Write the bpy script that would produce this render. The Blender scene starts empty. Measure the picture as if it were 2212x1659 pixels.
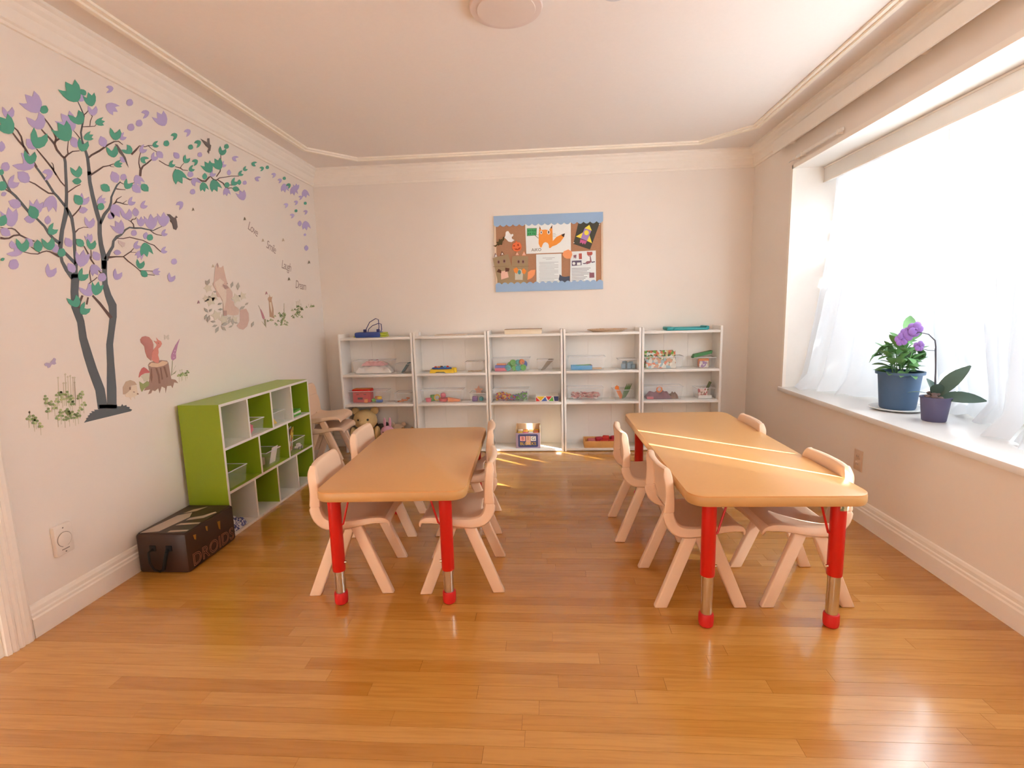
import bpy, bmesh, math, random
from mathutils import Vector, Matrix

random.seed(7)
sc = bpy.context.scene
COL = sc.collection
PI = math.pi

# ------------------------------------------------------------------ camera
F_PX, CX, CY = 1096.99, 1106.0, 829.5
YAW, PITCH, ROLL = 0.072159, 0.14333, 0.026372
CAM = Vector((0, 0, 1.2))
_f = Vector((-math.sin(YAW), math.cos(YAW), 0)); _r = Vector((math.cos(YAW), math.sin(YAW), 0))
FWD = math.cos(PITCH) * _f + Vector((0, 0, -math.sin(PITCH)))
_d = Vector((0, 0, -math.cos(PITCH))) - math.sin(PITCH) * _f
RGT = math.cos(ROLL) * _r + math.sin(ROLL) * _d
DWN = -math.sin(ROLL) * _r + math.cos(ROLL) * _d
cam = bpy.data.cameras.new('camera'); cam_o = bpy.data.objects.new('camera', cam); COL.objects.link(cam_o)
cam.sensor_width = 36; cam.sensor_fit = 'HORIZONTAL'; cam.lens = F_PX / 2212 * 36
cam.clip_start = 0.02; cam.clip_end = 200
m = Matrix((RGT, -DWN, -FWD)).transposed().to_4x4(); m.translation = CAM
cam_o.matrix_world = m
sc.camera = cam_o

# ------------------------------------------------------------------ light
w = bpy.data.worlds.new('world'); sc.world = w; w.use_nodes = True
bg = w.node_tree.nodes['Background']; bg.inputs[0].default_value = (0.80, 0.91, 1.0, 1); bg.inputs[1].default_value = 0.55
SUN_DIR = Vector((-0.80, 0.60, -0.60)).normalized()
sun = bpy.data.lights.new('sun', 'SUN'); sun.energy = 26.0; sun.color = (0.92, 0.98, 1.0); sun.angle = math.radians(0.6)
sun_o = bpy.data.objects.new('sun', sun); COL.objects.link(sun_o)
sun_o.rotation_euler = SUN_DIR.to_track_quat('-Z', 'Y').to_euler(); sun_o.location = (8, -5, 6)
sc.view_settings.view_transform = 'Standard'; sc.view_settings.look = 'None'
sc.view_settings.gamma = 1.0; sc.view_settings.use_curve_mapping = False
sc.view_settings.exposure = 2.02
sc.cycles.max_bounces = 12; sc.cycles.diffuse_bounces = 6; sc.cycles.transparent_max_bounces = 24
sc.cycles.caustics_reflective = False; sc.cycles.caustics_refractive = False

# ------------------------------------------------------------------ helpers
def at(u, v, axis, val):
    """point of the place that lies on the plane axis = val and shows at u, v of the 2212 x 1659 frame"""
    d = RGT * ((u - CX) / F_PX) + DWN * ((v - CY) / F_PX) + FWD
    return CAM + d * ((val - CAM[axis]) / d[axis])

def print_ink(c):
    """ink colour as read off the warm photograph, taken back to the sheet's own colour"""
    l = [min(.95, a * b) for a, b in zip(lin(c)[:3], (1.12, 1.27, 1.38))]
    return tuple(int(round(255 * (12.92 * x if x <= .0031308 else 1.055 * x ** (1 / 2.4) - .055))) for x in l)

def lin(c):
    return tuple(((x / 255 / 12.92) if x / 255 <= 0.04045 else ((x / 255 + 0.055) / 1.055) ** 2.4) for x in c) + (1.0,)

MATS = {}
def mat(name, rgb, rough=0.5, metal=0.0, spec=0.5, var=0.06, scale=30.0, bump=0.0, coat=0.0):
    if name in MATS: return MATS[name]
    mt = bpy.data.materials.new(name); mt.use_nodes = True; nt = mt.node_tree; b = nt.nodes['Principled BSDF']
    c = lin(rgb)
    b.inputs['Roughness'].default_value = rough; b.inputs['Metallic'].default_value = metal
    b.inputs['Specular IOR Level'].default_value = spec; b.inputs['Coat Weight'].default_value = coat
    n = nt.nodes.new('ShaderNodeTexNoise'); n.inputs['Scale'].default_value = scale; n.inputs['Detail'].default_value = 3
    tc = nt.nodes.new('ShaderNodeTexCoord'); nt.links.new(tc.outputs['Object'], n.inputs['Vector'])
    mx = nt.nodes.new('ShaderNodeMix'); mx.data_type = 'RGBA'
    mx.inputs[6].default_value = tuple(x * (1 - var) for x in c[:3]) + (1,)
    mx.inputs[7].default_value = tuple(min(1, x * (1 + var)) for x in c[:3]) + (1,)
    nt.links.new(n.outputs['Fac'], mx.inputs[0]); nt.links.new(mx.outputs[2], b.inputs['Base Color'])
    if bump:
        bp = nt.nodes.new('ShaderNodeBump'); bp.inputs['Strength'].default_value = bump; bp.inputs['Distance'].default_value = 0.002
        nt.links.new(n.outputs['Fac'], bp.inputs['Height']); nt.links.new(bp.outputs['Normal'], b.inputs['Normal'])
    MATS[name] = mt
    return mt

def mat_print(name, cols, scale=40.0, rough=0.5):
    """small coloured patches as on printed covers"""
    if name in MATS: return MATS[name]
    mt = bpy.data.materials.new(name); mt.use_nodes = True; nt = mt.node_tree; b = nt.nodes['Principled BSDF']
    b.inputs['Roughness'].default_value = rough
    tc = nt.nodes.new('ShaderNodeTexCoord'); vo = nt.nodes.new('ShaderNodeTexVoronoi'); vo.inputs['Scale'].default_value = scale
    nt.links.new(tc.outputs['Object'], vo.inputs['Vector'])
    rp = nt.nodes.new('ShaderNodeValToRGB'); rp.color_ramp.interpolation = 'CONSTANT'
    el = rp.color_ramp.elements
    for i, c in enumerate(cols):
        e = el[i] if i < 2 else el.new(i / len(cols))
        e.position = i / len(cols); e.color = lin(c)
    sp = nt.nodes.new('ShaderNodeSeparateColor'); nt.links.new(vo.outputs['Color'], sp.inputs[0])
    nt.links.new(sp.outputs[0], rp.inputs[0]); nt.links.new(rp.outputs[0], b.inputs['Base Color'])
    MATS[name] = mt
    return mt

def mat_clear(name, rgb=(255, 255, 255), trans=0.935, rough=0.12):
    if name in MATS: return MATS[name]
    mt = bpy.data.materials.new(name); mt.use_nodes = True; nt = mt.node_tree
    for n in list(nt.nodes):
        if n.type != 'OUTPUT_MATERIAL': nt.nodes.remove(n)
    out = [n for n in nt.nodes if n.type == 'OUTPUT_MATERIAL'][0]
    t = nt.nodes.new('ShaderNodeBsdfTransparent'); t.inputs[0].default_value = lin(rgb)
    b = nt.nodes.new('ShaderNodeBsdfPrincipled'); b.inputs['Base Color'].default_value = lin(rgb); b.inputs['Roughness'].default_value = rough
    mx = nt.nodes.new('ShaderNodeMixShader'); mx.inputs[0].default_value = trans
    nt.links.new(b.outputs[0], mx.inputs[1]); nt.links.new(t.outputs[0], mx.inputs[2]); nt.links.new(mx.outputs[0], out.inputs[0])
    MATS[name] = mt
    return mt

class MB:
    """collects shapes; build() links them as one mesh object"""
    def __init__(self): self.v = []; self.f = []; self.s = []; self.mi = []; self.cur = 0
    def add(self, vs, fs, smooth=False):
        o = len(self.v); self.v += [tuple(p) for p in vs]
        self.f += [tuple(i + o for i in f) for f in fs]; self.s += [smooth] * len(fs); self.mi += [self.cur] * len(fs)
        return self
    def box(self, x0, x1, y0, y1, z0, z1, bev=0.0, M=None):
        if bev <= 0:
            vs = [(x, y, z) for z in (z0, z1) for y in (y0, y1) for x in (x0, x1)]
            fs = [(0, 2, 3, 1), (4, 5, 7, 6), (0, 1, 5, 4), (2, 6, 7, 3), (0, 4, 6, 2), (1, 3, 7, 5)]
        else:
            bm = bmesh.new(); bmesh.ops.create_cube(bm, size=1)
            for q in bm.verts: q.co = Vector((x0 + (q.co.x + .5) * (x1 - x0), y0 + (q.co.y + .5) * (y1 - y0), z0 + (q.co.z + .5) * (z1 - z0)))
            b = min(bev, .45 * min(abs(x1 - x0), abs(y1 - y0), abs(z1 - z0)))
            bmesh.ops.bevel(bm, geom=bm.edges[:], offset=b, segments=2, profile=.5, affect='EDGES')
            bm.verts.index_update(); vs = [q.co.copy() for q in bm.verts]; fs = [[q.index for q in f.verts] for f in bm.faces]; bm.free()
        if M is not None: vs = [M @ Vector(p) for p in vs]
        return self.add(vs, fs, bev > 0)
    def prism(self, poly, fn, d0, d1):
        """polygon of (a, b) pushed from depth d0 to d1; fn(a, b, d) gives the point"""
        n = len(poly); vs = [fn(a, b, d0) for a, b in poly] + [fn(a, b, d1) for a, b in poly]
        fs = [tuple(range(n - 1, -1, -1)), tuple(range(n, 2 * n))] + [(i, (i + 1) % n, n + (i + 1) % n, n + i) for i in range(n)]
        return self.add(vs, fs)
    def tube(self, path, rad, n=8, cap=True, flat=1.0):
        P = [Vector(p) for p in path]; R = rad if isinstance(rad, (list, tuple)) else [rad] * len(P)
        vs = []; fs = []
        up = Vector((0, 0, 1))
        prev = None
        for i, p in enumerate(P):
            t = (P[min(i + 1, len(P) - 1)] - P[max(i - 1, 0)]).normalized()
            if prev is None: a = t.cross(up if abs(t.z) < .9 else Vector((1, 0, 0))).normalized()
            else: a = (prev - t * prev.dot(t)).normalized()
            prev = a; b = t.cross(a)
            for k in range(n):
                an = 2 * PI * k / n; vs.append(p + R[i] * (math.cos(an) * a + flat * math.sin(an) * b))
        for i in range(len(P) - 1):
            for k in range(n): fs.append((i * n + k, i * n + (k + 1) % n, (i + 1) * n + (k + 1) % n, (i + 1) * n + k))
        self.add(vs, fs, True)
        if cap:
            o = len(self.v) - len(vs)
            self.f += [tuple(o + k for k in range(n - 1, -1, -1)), tuple(o + (len(P) - 1) * n + k for k in range(n))]; self.s += [False] * 2; self.mi += [self.cur] * 2
        return self
    def lathe(self, prof, n=24, c=(0, 0, 0), M=None):
        vs = []; fs = []
        for r, z in prof:
            for k in range(n):
                an = 2 * PI * k / n; p = Vector((c[0] + r * math.cos(an), c[1] + r * math.sin(an), c[2] + z)); vs.append(M @ p if M is not None else p)
        for i in range(len(prof) - 1):
            for k in range(n): fs.append((i * n + k, i * n + (k + 1) % n, (i + 1) * n + (k + 1) % n, (i + 1) * n + k))
        if prof[0][0] > 1e-6: fs.append(tuple(range(n - 1, -1, -1)))
        if prof[-1][0] > 1e-6: fs.append(tuple((len(prof) - 1) * n + k for k in range(n)))
        return self.add(vs, fs, True)
    def grid(self, fn, nu, nv, smooth=True):
        vs = [fn(i / nu, j / nv) for j in range(nv + 1) for i in range(nu + 1)]
        fs = [(j * (nu + 1) + i, j * (nu + 1) + i + 1, (j + 1) * (nu + 1) + i + 1, (j + 1) * (nu + 1) + i) for j in range(nv) for i in range(nu)]
        return self.add(vs, fs, smooth)
    def blob(self, c, r, n=12, k=8, seed=0, amp=0.0, M=None):
        rx, ry, rz = (r, r, r) if not isinstance(r, (tuple, list)) else r
        rnd = random.Random(seed); ph = [rnd.uniform(0, 6.28) for _ in range(6)]
        def fn(a, b):
            th = 2 * PI * a; p = PI * (b - .5)
            q = 1 + amp * (math.sin(3 * th + ph[0]) * math.cos(2 * p + ph[1]) + .6 * math.sin(5 * th + ph[2] + 4 * p))
            v = Vector((c[0] + rx * q * math.cos(th) * math.cos(p), c[1] + ry * q * math.sin(th) * math.cos(p), c[2] + rz * q * math.sin(p)))
            return M @ v if M is not None else v
        return self.grid(fn, n, k)
    def me(self, name, *mats):
        me = bpy.data.meshes.new(name); me.from_pydata([tuple(p) for p in self.v], [], self.f)
        me.polygons.foreach_set('use_smooth', self.s); me.polygons.foreach_set('material_index', self.mi)
        for q in mats: me.materials.append(q)
        bm = bmesh.new(); bm.from_mesh(me); bmesh.ops.recalc_face_normals(bm, faces=bm.faces); bm.to_mesh(me); bm.free()
        if any(self.s): me.set_sharp_from_angle(angle=math.radians(38))
        return me
    def build(self, name, mats, parent=None, loc=None, **kw):
        return link(name, self.me(name, *(mats if isinstance(mats, (list, tuple)) else [mats])), parent, loc, **kw)

def link(name, data, parent=None, loc=None, label=None, cat=None, group=None, kind=None):
    o = bpy.data.objects.new(name, data); COL.objects.link(o)
    if loc is not None: o.location = loc
    if parent is not None: o.parent = parent
    if label: o['label'] = label
    if cat: o['category'] = cat
    if group: o['group'] = group
    if kind: o['kind'] = kind
    return o

def thing(name, label, cat, loc=(0, 0, 0), rz=0.0, group=None, kind=None):
    o = link(name, None, None, loc, label, cat, group, kind); o.rotation_euler = (0, 0, rz); o.empty_display_size = .05
    return o

def copy_tree(o, parent=None):
    c = o.copy(); COL.objects.link(c); c.parent = parent
    for ch in list(o.children): copy_tree(ch, c)
    return c

def apply_mods(o):
    dg = bpy.context.evaluated_depsgraph_get(); dg.update()
    me = bpy.data.meshes.new_from_object(o.evaluated_get(dg)); o.modifiers.clear(); o.data = me
    return o

def local(o, fn):
    """shape given in world coordinates, put under the origin of its thing"""
    return fn

def text_mesh(s, size, shear=0.0, space=1.0, extrude=0.0, outline=0.0):
    cu = bpy.data.curves.new('t', 'FONT'); cu.body = s; cu.size = size; cu.shear = shear; cu.space_character = space
    cu.align_x = 'CENTER'; cu.align_y = 'CENTER'; cu.resolution_u = 3; cu.extrude = extrude
    if outline: cu.fill_mode = 'NONE'; cu.bevel_depth = outline; cu.bevel_resolution = 0
    o = bpy.data.objects.new('t', cu); COL.objects.link(o)
    dg = bpy.context.evaluated_depsgraph_get(); dg.update()
    me = bpy.data.meshes.new_from_object(o.evaluated_get(dg))
    bpy.data.objects.remove(o); bpy.data.curves.remove(cu)
    return me

def put_text(mb, s, size, fn, **kw):
    me = text_mesh(s, size, **kw)
    mb.add([fn(*q.co) for q in me.vertices], [tuple(p.vertices) for p in me.polygons]); bpy.data.meshes.remove(me)
    return mb

# ------------------------------------------------------------------ materials
WALL = mat('wall_paint', (240, 231, 222), .75, var=.02, scale=3, bump=.02)
CEIL = mat('ceiling_paint', (240, 232, 226), .8, var=.02, scale=60, bump=.06)
TRIM = mat('trim_paint', (246, 238, 228), .45, var=.02)
TRIMY = mat('ceiling_rib_paint', (250, 242, 228), .5, var=.02)
WHITE = mat('white_laminate', (238, 234, 228), .38, var=.015)
SILL = mat('sill_paint', (236, 234, 232), .22, var=.02)
CLEAR = mat_clear('clear_plastic')
GLASS = mat_clear('window_glass', (253, 254, 254), .95, .02)
# ------------------------------------------------------------------ the room
XL, XR, YB, YN, ZC = -2.0, 1.70, 4.46, -2.4, 2.44
DOOR_Y = 1.56
WY0, WY1, WZ0, WZ1, WX = 0.95, 3.78, 0.59, 2.12, 2.30     # window recess
YP = 4.45                                                  # shelf backs

def wood_floor():
    mt = bpy.data.materials.new('maple_floor_board'); mt.use_nodes = True; nt = mt.node_tree; b = nt.nodes['Principled BSDF']
    geo = nt.nodes.new('ShaderNodeNewGeometry'); oi = nt.nodes.new('ShaderNodeObjectInfo')
    off = nt.nodes.new('ShaderNodeVectorMath'); off.operation = 'SCALE'; off.inputs[0].default_value = (37, 11, 5); nt.links.new(oi.outputs['Random'], off.inputs['Scale'])
    add = nt.nodes.new('ShaderNodeVectorMath'); add.operation = 'ADD'; nt.links.new(geo.outputs['Position'], add.inputs[0]); nt.links.new(off.outputs[0], add.inputs[1])
    mp = nt.nodes.new('ShaderNodeMapping'); mp.inputs['Scale'].default_value = (2.2, 34, 6); nt.links.new(add.outputs[0], mp.inputs[0])
    n = nt.nodes.new('ShaderNodeTexNoise'); n.inputs['Scale'].default_value = 2.2; n.inputs['Detail'].default_value = 6; n.inputs['Distortion'].default_value = .7; nt.links.new(mp.outputs[0], n.inputs[0])
    r1 = nt.nodes.new('ShaderNodeValToRGB'); r1.color_ramp.elements[0].color = lin((188, 128, 52)); r1.color_ramp.elements[1].color = lin((206, 149, 74))
    e = r1.color_ramp.elements.new(.55); e.color = lin((198, 139, 62)); nt.links.new(oi.outputs['Random'], r1.inputs[0])
    r2 = nt.nodes.new('ShaderNodeValToRGB'); r2.color_ramp.elements[0].position = .34; r2.color_ramp.elements[0].color = (.80, .74, .66, 1); r2.color_ramp.elements[1].position = .58; r2.color_ramp.elements[1].color = (1, 1, 1, 1)
    nt.links.new(n.outputs['Fac'], r2.inputs[0])
    mx = nt.nodes.new('ShaderNodeMix'); mx.data_type = 'RGBA'; mx.blend_type = 'MULTIPLY'; mx.inputs[0].default_value = .6
    nt.links.new(r1.outputs[0], mx.inputs[6]); nt.links.new(r2.outputs[0], mx.inputs[7]); nt.links.new(mx.outputs[2], b.inputs['Base Color'])
    b.inputs['Roughness'].default_value = .24; b.inputs['Specular IOR Level'].default_value = .5
    b.inputs['Coat Weight'].default_value = .7; b.inputs['Coat Roughness'].default_value = .12
    bp = nt.nodes.new('ShaderNodeBump'); bp.inputs['Strength'].default_value = .05; bp.inputs['Distance'].default_value = .001; nt.links.new(n.outputs['Fac'], bp.inputs['Height']); nt.links.new(bp.outputs[0], b.inputs['Normal'])
    return mt
BOARD = wood_floor()
floor = MB().box(-3.4, WX, YN, YB + .1, -.06, -.010).build('floor', mat('floor_base', (120, 74, 26), .6), label='glossy honey maple strip floor of the room', kind='structure')
unit = MB().box(-.5, .5, -.5, .5, 0, 1).me('floor_board', BOARD)
W_ = .0572
def board(x0, x1, y):
    o = link('floor_board', unit, floor, ((x0 + x1) / 2, y + W_ / 2, -.010)); o.scale = (x1 - x0 - .0007, W_ - .0007, .010 + random.uniform(-.0002, 0)); return o
rnd = random.Random(3); rows = []; y = 1.02; count = 0
rest = MB()
while y < YB - .001:
    x = XL + rnd.uniform(-.6, 0)
    while x < XR:
        l = rnd.choice((.35, .55, .75, .95, 1.15, 1.35)) * rnd.uniform(.9, 1.15); x1 = min(x + l, XR); x0 = max(x, XL)
        if XR - x1 < .12: x1 = XR
        if x1 - x0 > .02:
            if count < 296: board(x0, x1, y); count += 1
            else: rest.box(x0 + .0003, x1 - .0003, y + .0003, y + W_ - .0003, -.010, 0)
        x = x1 if x1 < XR else XR + 1
    y += W_
y = 1.02 - W_
while y > YN:
    x = XL - 1.4 + rnd.uniform(-.6, 0)
    while x < XR:
        x1 = min(x + rnd.uniform(.4, 1.4), XR); rest.box(x + .0003, x1 - .0003, y + .0003, y + W_ - .0003, -.010, 0); x = x1
    y -= W_
y = 1.02
while y < 1.6:
    rest.box(-3.4, XL - .0003, y + .0003, y + W_ - .0003, -.010, 0); y += W_
rest.build('floor_board', BOARD, floor, kind='stuff')

wl = MB().box(XL - .12, XL, DOOR_Y, YB + .12, 0, ZC).box(XL - .12, XL, YN, DOOR_Y, 2.1, ZC).box(XL - .12, XL, YN, -.1, 0, 2.1)
wl.build('wall_left', WALL, label='pale pink-beige painted wall with the tree decal', kind='structure')
MB().box(XL, WX + .1, YB, YB + .12, 0, ZC).build('wall_back', WALL, label='beige painted end wall behind the white bookcases', kind='structure')
MB().box(XR, WX, WY1, YB, 0, ZC).box(XR, WX, YN, WY0, 0, ZC).box(XR, WX, WY0, WY1, 0, WZ0 - .02).box(XR, WX, WY0, WY1, WZ1, ZC).build('wall_right', WALL, label='beige painted window wall with a deep recess', kind='structure')
# wall behind the camera with a glazed opening added to let fill light in
PX0, PX1 = -.9, .4
MB().box(XL - .12, PX0, YN - .15, YN, 0, ZC).box(PX1, WX, YN - .15, YN, 0, ZC).box(PX0, PX1, YN - .15, YN, 2.2, ZC).build('wall_front', WALL, label='painted wall with an added glazed fill-light opening facing the bookcases', kind='structure')
MB().box(-3.52, -3.4, YN, YB, 0, ZC).box(-3.4, XL - .12, 1.9, 2.0, 0, ZC).build('wall_hall', WALL, label='plain painted hallway wall beyond the cased opening', kind='structure')
MB().box(-3.52, WX + .1, YN - .15, YB + .12, ZC, ZC + .1).build('ceiling', CEIL, label='flat warm white ceiling with a raised rib border', kind='structure')

# unseen window, added as a fill light source behind the camera
wf = thing('fill_window', 'glazed fill-light opening added in the wall facing the bookcases', 'window', (0, YN - .075, 0), kind='structure')
g = MB()
for x in (PX0, (PX0 + PX1) / 2 - .03, PX1 - .06): g.box(x, x + .06, -.03, .03, 0, 2.2)
g.box(PX0, PX1, -.03, .03, 0, .07).box(PX0, PX1, -.03, .03, 2.13, 2.2); g.build('window_frame', WHITE, wf)
for x in (PX0 + .06, (PX0 + PX1) / 2 + .03): MB().box(x, x + (PX1 - PX0) / 2 - .09, -.004, .004, .07, 2.13).build('pane', GLASS, wf)

# crown moulding, baseboards, casing: profiles of (out, up) swept along the walls
CROWN = [(0, -.14), (.012, -.14), (.014, -.128), (.022, -.122), (.024, -.075), (.034, -.062), (.037, -.05), (.05, -.034), (.054, -.02), (.066, -.012), (.066, 0), (0, 0)]
BASE = [(0, 0), (.020, 0), (.020, .075), (.016, .082), (.016, .092), (.011, .097), (.011, .112), (.006, .124), (0, .128)]
def sweep(prof, fn, a0, a1): return MB().prism(prof, fn, a0, a1)
def smooth_none(mb): return mb
sweep(CROWN, lambda o, u, d: (XL + o, d, ZC + u), YN, YB).build('trim_1', TRIM, label='white stepped crown moulding above the tree decal wall', kind='structure')
sweep(CROWN, lambda o, u, d: (d, YB - o, ZC + u), XL + .0, XR).build('trim_2', TRIM, label='white stepped crown moulding above the notice board wall', kind='structure')
sweep(CROWN, lambda o, u, d: (XR - o, d, ZC + u), YN, YB).build('trim_3', TRIM, label='stepped crown moulding above the window wall', kind='structure')
sweep(BASE, lambda o, u, d: (XL + o, d, u), 1.662, YB).build('baseboard_left', TRIM, label='white profiled baseboard below the tree decal', kind='structure')
sweep(BASE, lambda o, u, d: (d, YB - o, u), XL + .02, XR - .02).build('baseboard_back', TRIM, label='white profiled baseboard behind the bookcases', kind='structure')
sweep(BASE, lambda o, u, d: (XR - o, d, u), YN, YB).build('baseboard_right', TRIM, label='white profiled baseboard under the window', kind='structure')
CAS = [(0, 0), (.018, 0), (.024, .012), (.018, .018), (.024, .028), (.024, .036), (.018, .042), (.024, .05), (.024, .058), (.018, .064), (.024, .072), (.024, .088), (.018, .1), (0, .1)]
sweep(CAS, lambda o, u, d: (XL + o, DOOR_Y + u, d), 0, 2.16).build('trim_4', TRIM, label='white fluted door casing at the hallway opening', kind='structure')
MB().box(XL - .13, XL + .004, DOOR_Y - .016, DOOR_Y, 0, 2.1).box(XL - .075, XL - .06, DOOR_Y - .028, DOOR_Y - .016, 0, 2.1).build('trim_5', TRIM, label='white door jamb lining the hallway opening', kind='structure')
# ceiling rib with cut corners
ring = [(-1.80, -2.0), (-1.80, 3.885), (-1.505, 4.21), (1.185, 4.21), (1.50, 3.885), (1.50, -2.0)]
def ribbon(pts, off0, off1, z0, z1):
    def offs(o):
        out = []; n = len(pts); cx, cy = -.15, 1.1
        P = [Vector(p) for p in pts]
        for i in range(n):
            a, b, c = P[i - 1], P[i], P[(i + 1) % n]
            d1 = (b - a).normalized(); d2 = (c - b).normalized(); n1 = Vector((d1.y, -d1.x)); n2 = Vector((d2.y, -d2.x))
            k = (n1 + n2); k = k / max(.2, k.dot(n1)); out.append(b + k * o)
        return out
    A, B = offs(off0), offs(off1); n = len(pts); mb = MB()
    for i in range(n):
        j = (i + 1) % n
        vs = [(A[i].x, A[i].y, z0), (A[j].x, A[j].y, z0), (B[j].x, B[j].y, z0), (B[i].x, B[i].y, z0), (A[i].x, A[i].y, z1), (A[j].x, A[j].y, z1), (B[j].x, B[j].y, z1), (B[i].x, B[i].y, z1)]
        mb.add(vs, [(0, 1, 2, 3), (4, 7, 6, 5), (0, 4, 5, 1), (3, 2, 6, 7), (0, 3, 7, 4), (1, 5, 6, 2)])
    return mb
rb = ribbon(ring, 0, .022, ZC - .022, ZC); r2_ = ribbon(ring, .022, .044, ZC - .012, ZC)
rb.add(r2_.v, r2_.f).build('trim_6', TRIMY, label='raised two-step rib bordering the ceiling with cut corners', kind='structure')

# ------------------------------------------------------------------ window, sill, curtains
win = thing('window_1', 'wide white framed window behind sheer curtains', 'window', (WX - .06, 0, 0), kind='structure')
g = MB(); ys = [WY0, WY0 + .94, WY0 + 1.89, WY1]
for i, yy in enumerate(ys): g.box(-.03, .03, max(WY0, yy - .03), min(WY1, yy + .03), WZ0, WZ1)
g.box(-.03, .03, WY0, WY1, WZ0, WZ0 + .07).box(-.03, .03, WY0, WY1, WZ1 - .06, WZ1); g.build('window_frame', WHITE, win)
for i in range(3): MB().box(-.004, .004, ys[i] + .03, ys[i + 1] - .03, WZ0 + .07, WZ1 - .06).build('pane', GLASS, win)
MB().box(XR - .03, WX - .035, WY0 - .02, WY1 + .02, WZ0 - .02, WZ0 + .012, .006).build('window_sill', SILL, label='glossy white window sill holding two potted plants', cat='sill', kind='structure')
SZ = WZ0 + .012
# the reveal faces are painted white; corner bead round the opening
MB().box(XR + .001, WX - .036, WY1 - .006, WY1, SZ, WZ1).box(XR + .001, WX - .036, WY0, WY1, WZ1 - .006, WZ1).build('trim_7', WHITE, label='white lining of the window recess', kind='structure')
MB().box(XR - .010, XR + .012, WY1 - .012, WY1 + .016, SZ, WZ1 + .016).box(XR - .010, XR + .012, WY0, WY1, WZ1 - .012, WZ1 + .016).build('trim_8', TRIM, label='white corner bead round the window recess', kind='structure')
val = thing('curtain_pelmet', 'white boxed pelmet across the top of the window recess', 'pelmet', (1.90, 0, WZ1 - .006))
MB().box(0, .03, WY0 + .01, WY1 - .008, -.10, 0, .003).build('front_board', WHITE, val)
MB().box(-.004, 0, WY0 + .01, WY1 - .008, -.104, -.094).box(-.004, 0, WY0 + .01, WY1 - .008, -.012, -.002).build('edge_bead', TRIM, val)

def sheer():
    mt = bpy.data.materials.new('sheer_fabric'); mt.use_nodes = True; nt = mt.node_tree
    for n in list(nt.nodes):
        if n.type != 'OUTPUT_MATERIAL': nt.nodes.remove(n)
    out = [n for n in nt.nodes if n.type == 'OUTPUT_MATERIAL'][0]
    tl = nt.nodes.new('ShaderNodeBsdfTranslucent'); tl.inputs[0].default_value = (.86, .87, .90, 1)
    df = nt.nodes.new('ShaderNodeBsdfDiffuse'); df.inputs[0].default_value = (.80, .80, .82, 1)
    tr = nt.nodes.new('ShaderNodeBsdfTransparent'); tr.inputs[0].default_value = (1, 1, 1, 1)
    m1 = nt.nodes.new('ShaderNodeMixShader'); m1.inputs[0].default_value = .35; nt.links.new(tl.outputs[0], m1.inputs[1]); nt.links.new(df.outputs[0], m1.inputs[2])
    tc = nt.nodes.new('ShaderNodeTexCoord'); mp = nt.nodes.new('ShaderNodeMapping'); mp.inputs['Scale'].default_value = (60, 60, 400); nt.links.new(tc.outputs['Object'], mp.inputs[0])
    n = nt.nodes.new('ShaderNodeTexNoise'); n.inputs['Scale'].default_value = 4; nt.links.new(mp.outputs[0], n.inputs[0])
    mr = nt.nodes.new('ShaderNodeMapRange'); mr.inputs[3].default_value = .0; mr.inputs[4].default_value = .035; nt.links.new(n.outputs['Fac'], mr.inputs[0])
    m2 = nt.nodes.new('ShaderNodeMixShader'); nt.links.new(mr.outputs[0], m2.inputs[0]); nt.links.new(m1.outputs[0], m2.inputs[1]); nt.links.new(tr.outputs[0], m2.inputs[2])
    nt.links.new(m2.outputs[0], out.inputs[0]); return mt
SHEER = sheer()
KB = [(0.9, 1.92), (2.0, 1.93), (2.27, 1.95), (2.45, 2.10), (2.6, 2.15), (2.9, 2.17), (3.09, 2.12), (3.3, 1.97), (3.58, 1.84), (3.77, 1.79)]
def kb(y):
    for (a, p), (b, q) in zip(KB, KB[1:]):
        if a <= y <= b: return p + (q - p) * (y - a) / (b - a)
    return KB[0][1] if y < KB[0][0] else KB[-1][1]
def folds(y): return .5 * math.sin(y * 41 + 1.3 * math.sin(y * 7.3)) + .3 * math.sin(y * 67 + 2 * math.sin(y * 5.1)) + .35 * math.sin(y * 17 + .8)
def curtain(y0, y1, label):
    nu = max(6, int((y1 - y0) * 130)); nv = 30
    def fn(a, b):
        y = y0 + (y1 - y0) * a; z = WZ1 - .03 + (SZ + .004 - WZ1 + .03) * b
        s = b ** 1.8; base = 1.975 * (1 - s) + kb(y) * s
        amp = .022 + .018 * b
        x = base + amp * folds(y + .03 * b * math.sin(3 * y)) + .012 * b * math.sin(9 * y + 5 * b)
        yy = y + .018 * b * math.sin(31 * y)
        if b > .93:                                    # hem bunched on the sill
            k = (b - .93) / .07; x -= .05 * k * (1 + .8 * math.sin(23 * y)); z = max(SZ + .004 + .012 * (1 + math.sin(29 * y + 1)) * (1 - k), z) + .006 * k * (1 + math.sin(57 * y))
        x = min(max(x, XR + .03), WX - .11); yy = min(max(yy, WY0 + .012), WY1 - .014)
        return Vector((x, yy, z))
    return MB().grid(fn, nu, nv).build('sheer_curtain', SHEER, label=label, cat='curtain')
curtain(2.783, 3.765, 'wide white sheer curtain bunched beside the window corner near the bookcases')
curtain(2.425, 2.775, 'narrow white sheer curtain hanging behind the orchid')
curtain(2.205, 2.418, 'narrow white sheer curtain just past the orchid')
curtain(1.674, 2.198, 'white sheer curtain puddled on the sill opposite the longer table end')
curtain(1.392, 1.666, 'narrow white sheer curtain two panels past the orchid')
curtain(.96, 1.387, 'white sheer curtain at the window end farthest from the bookcases')

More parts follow.
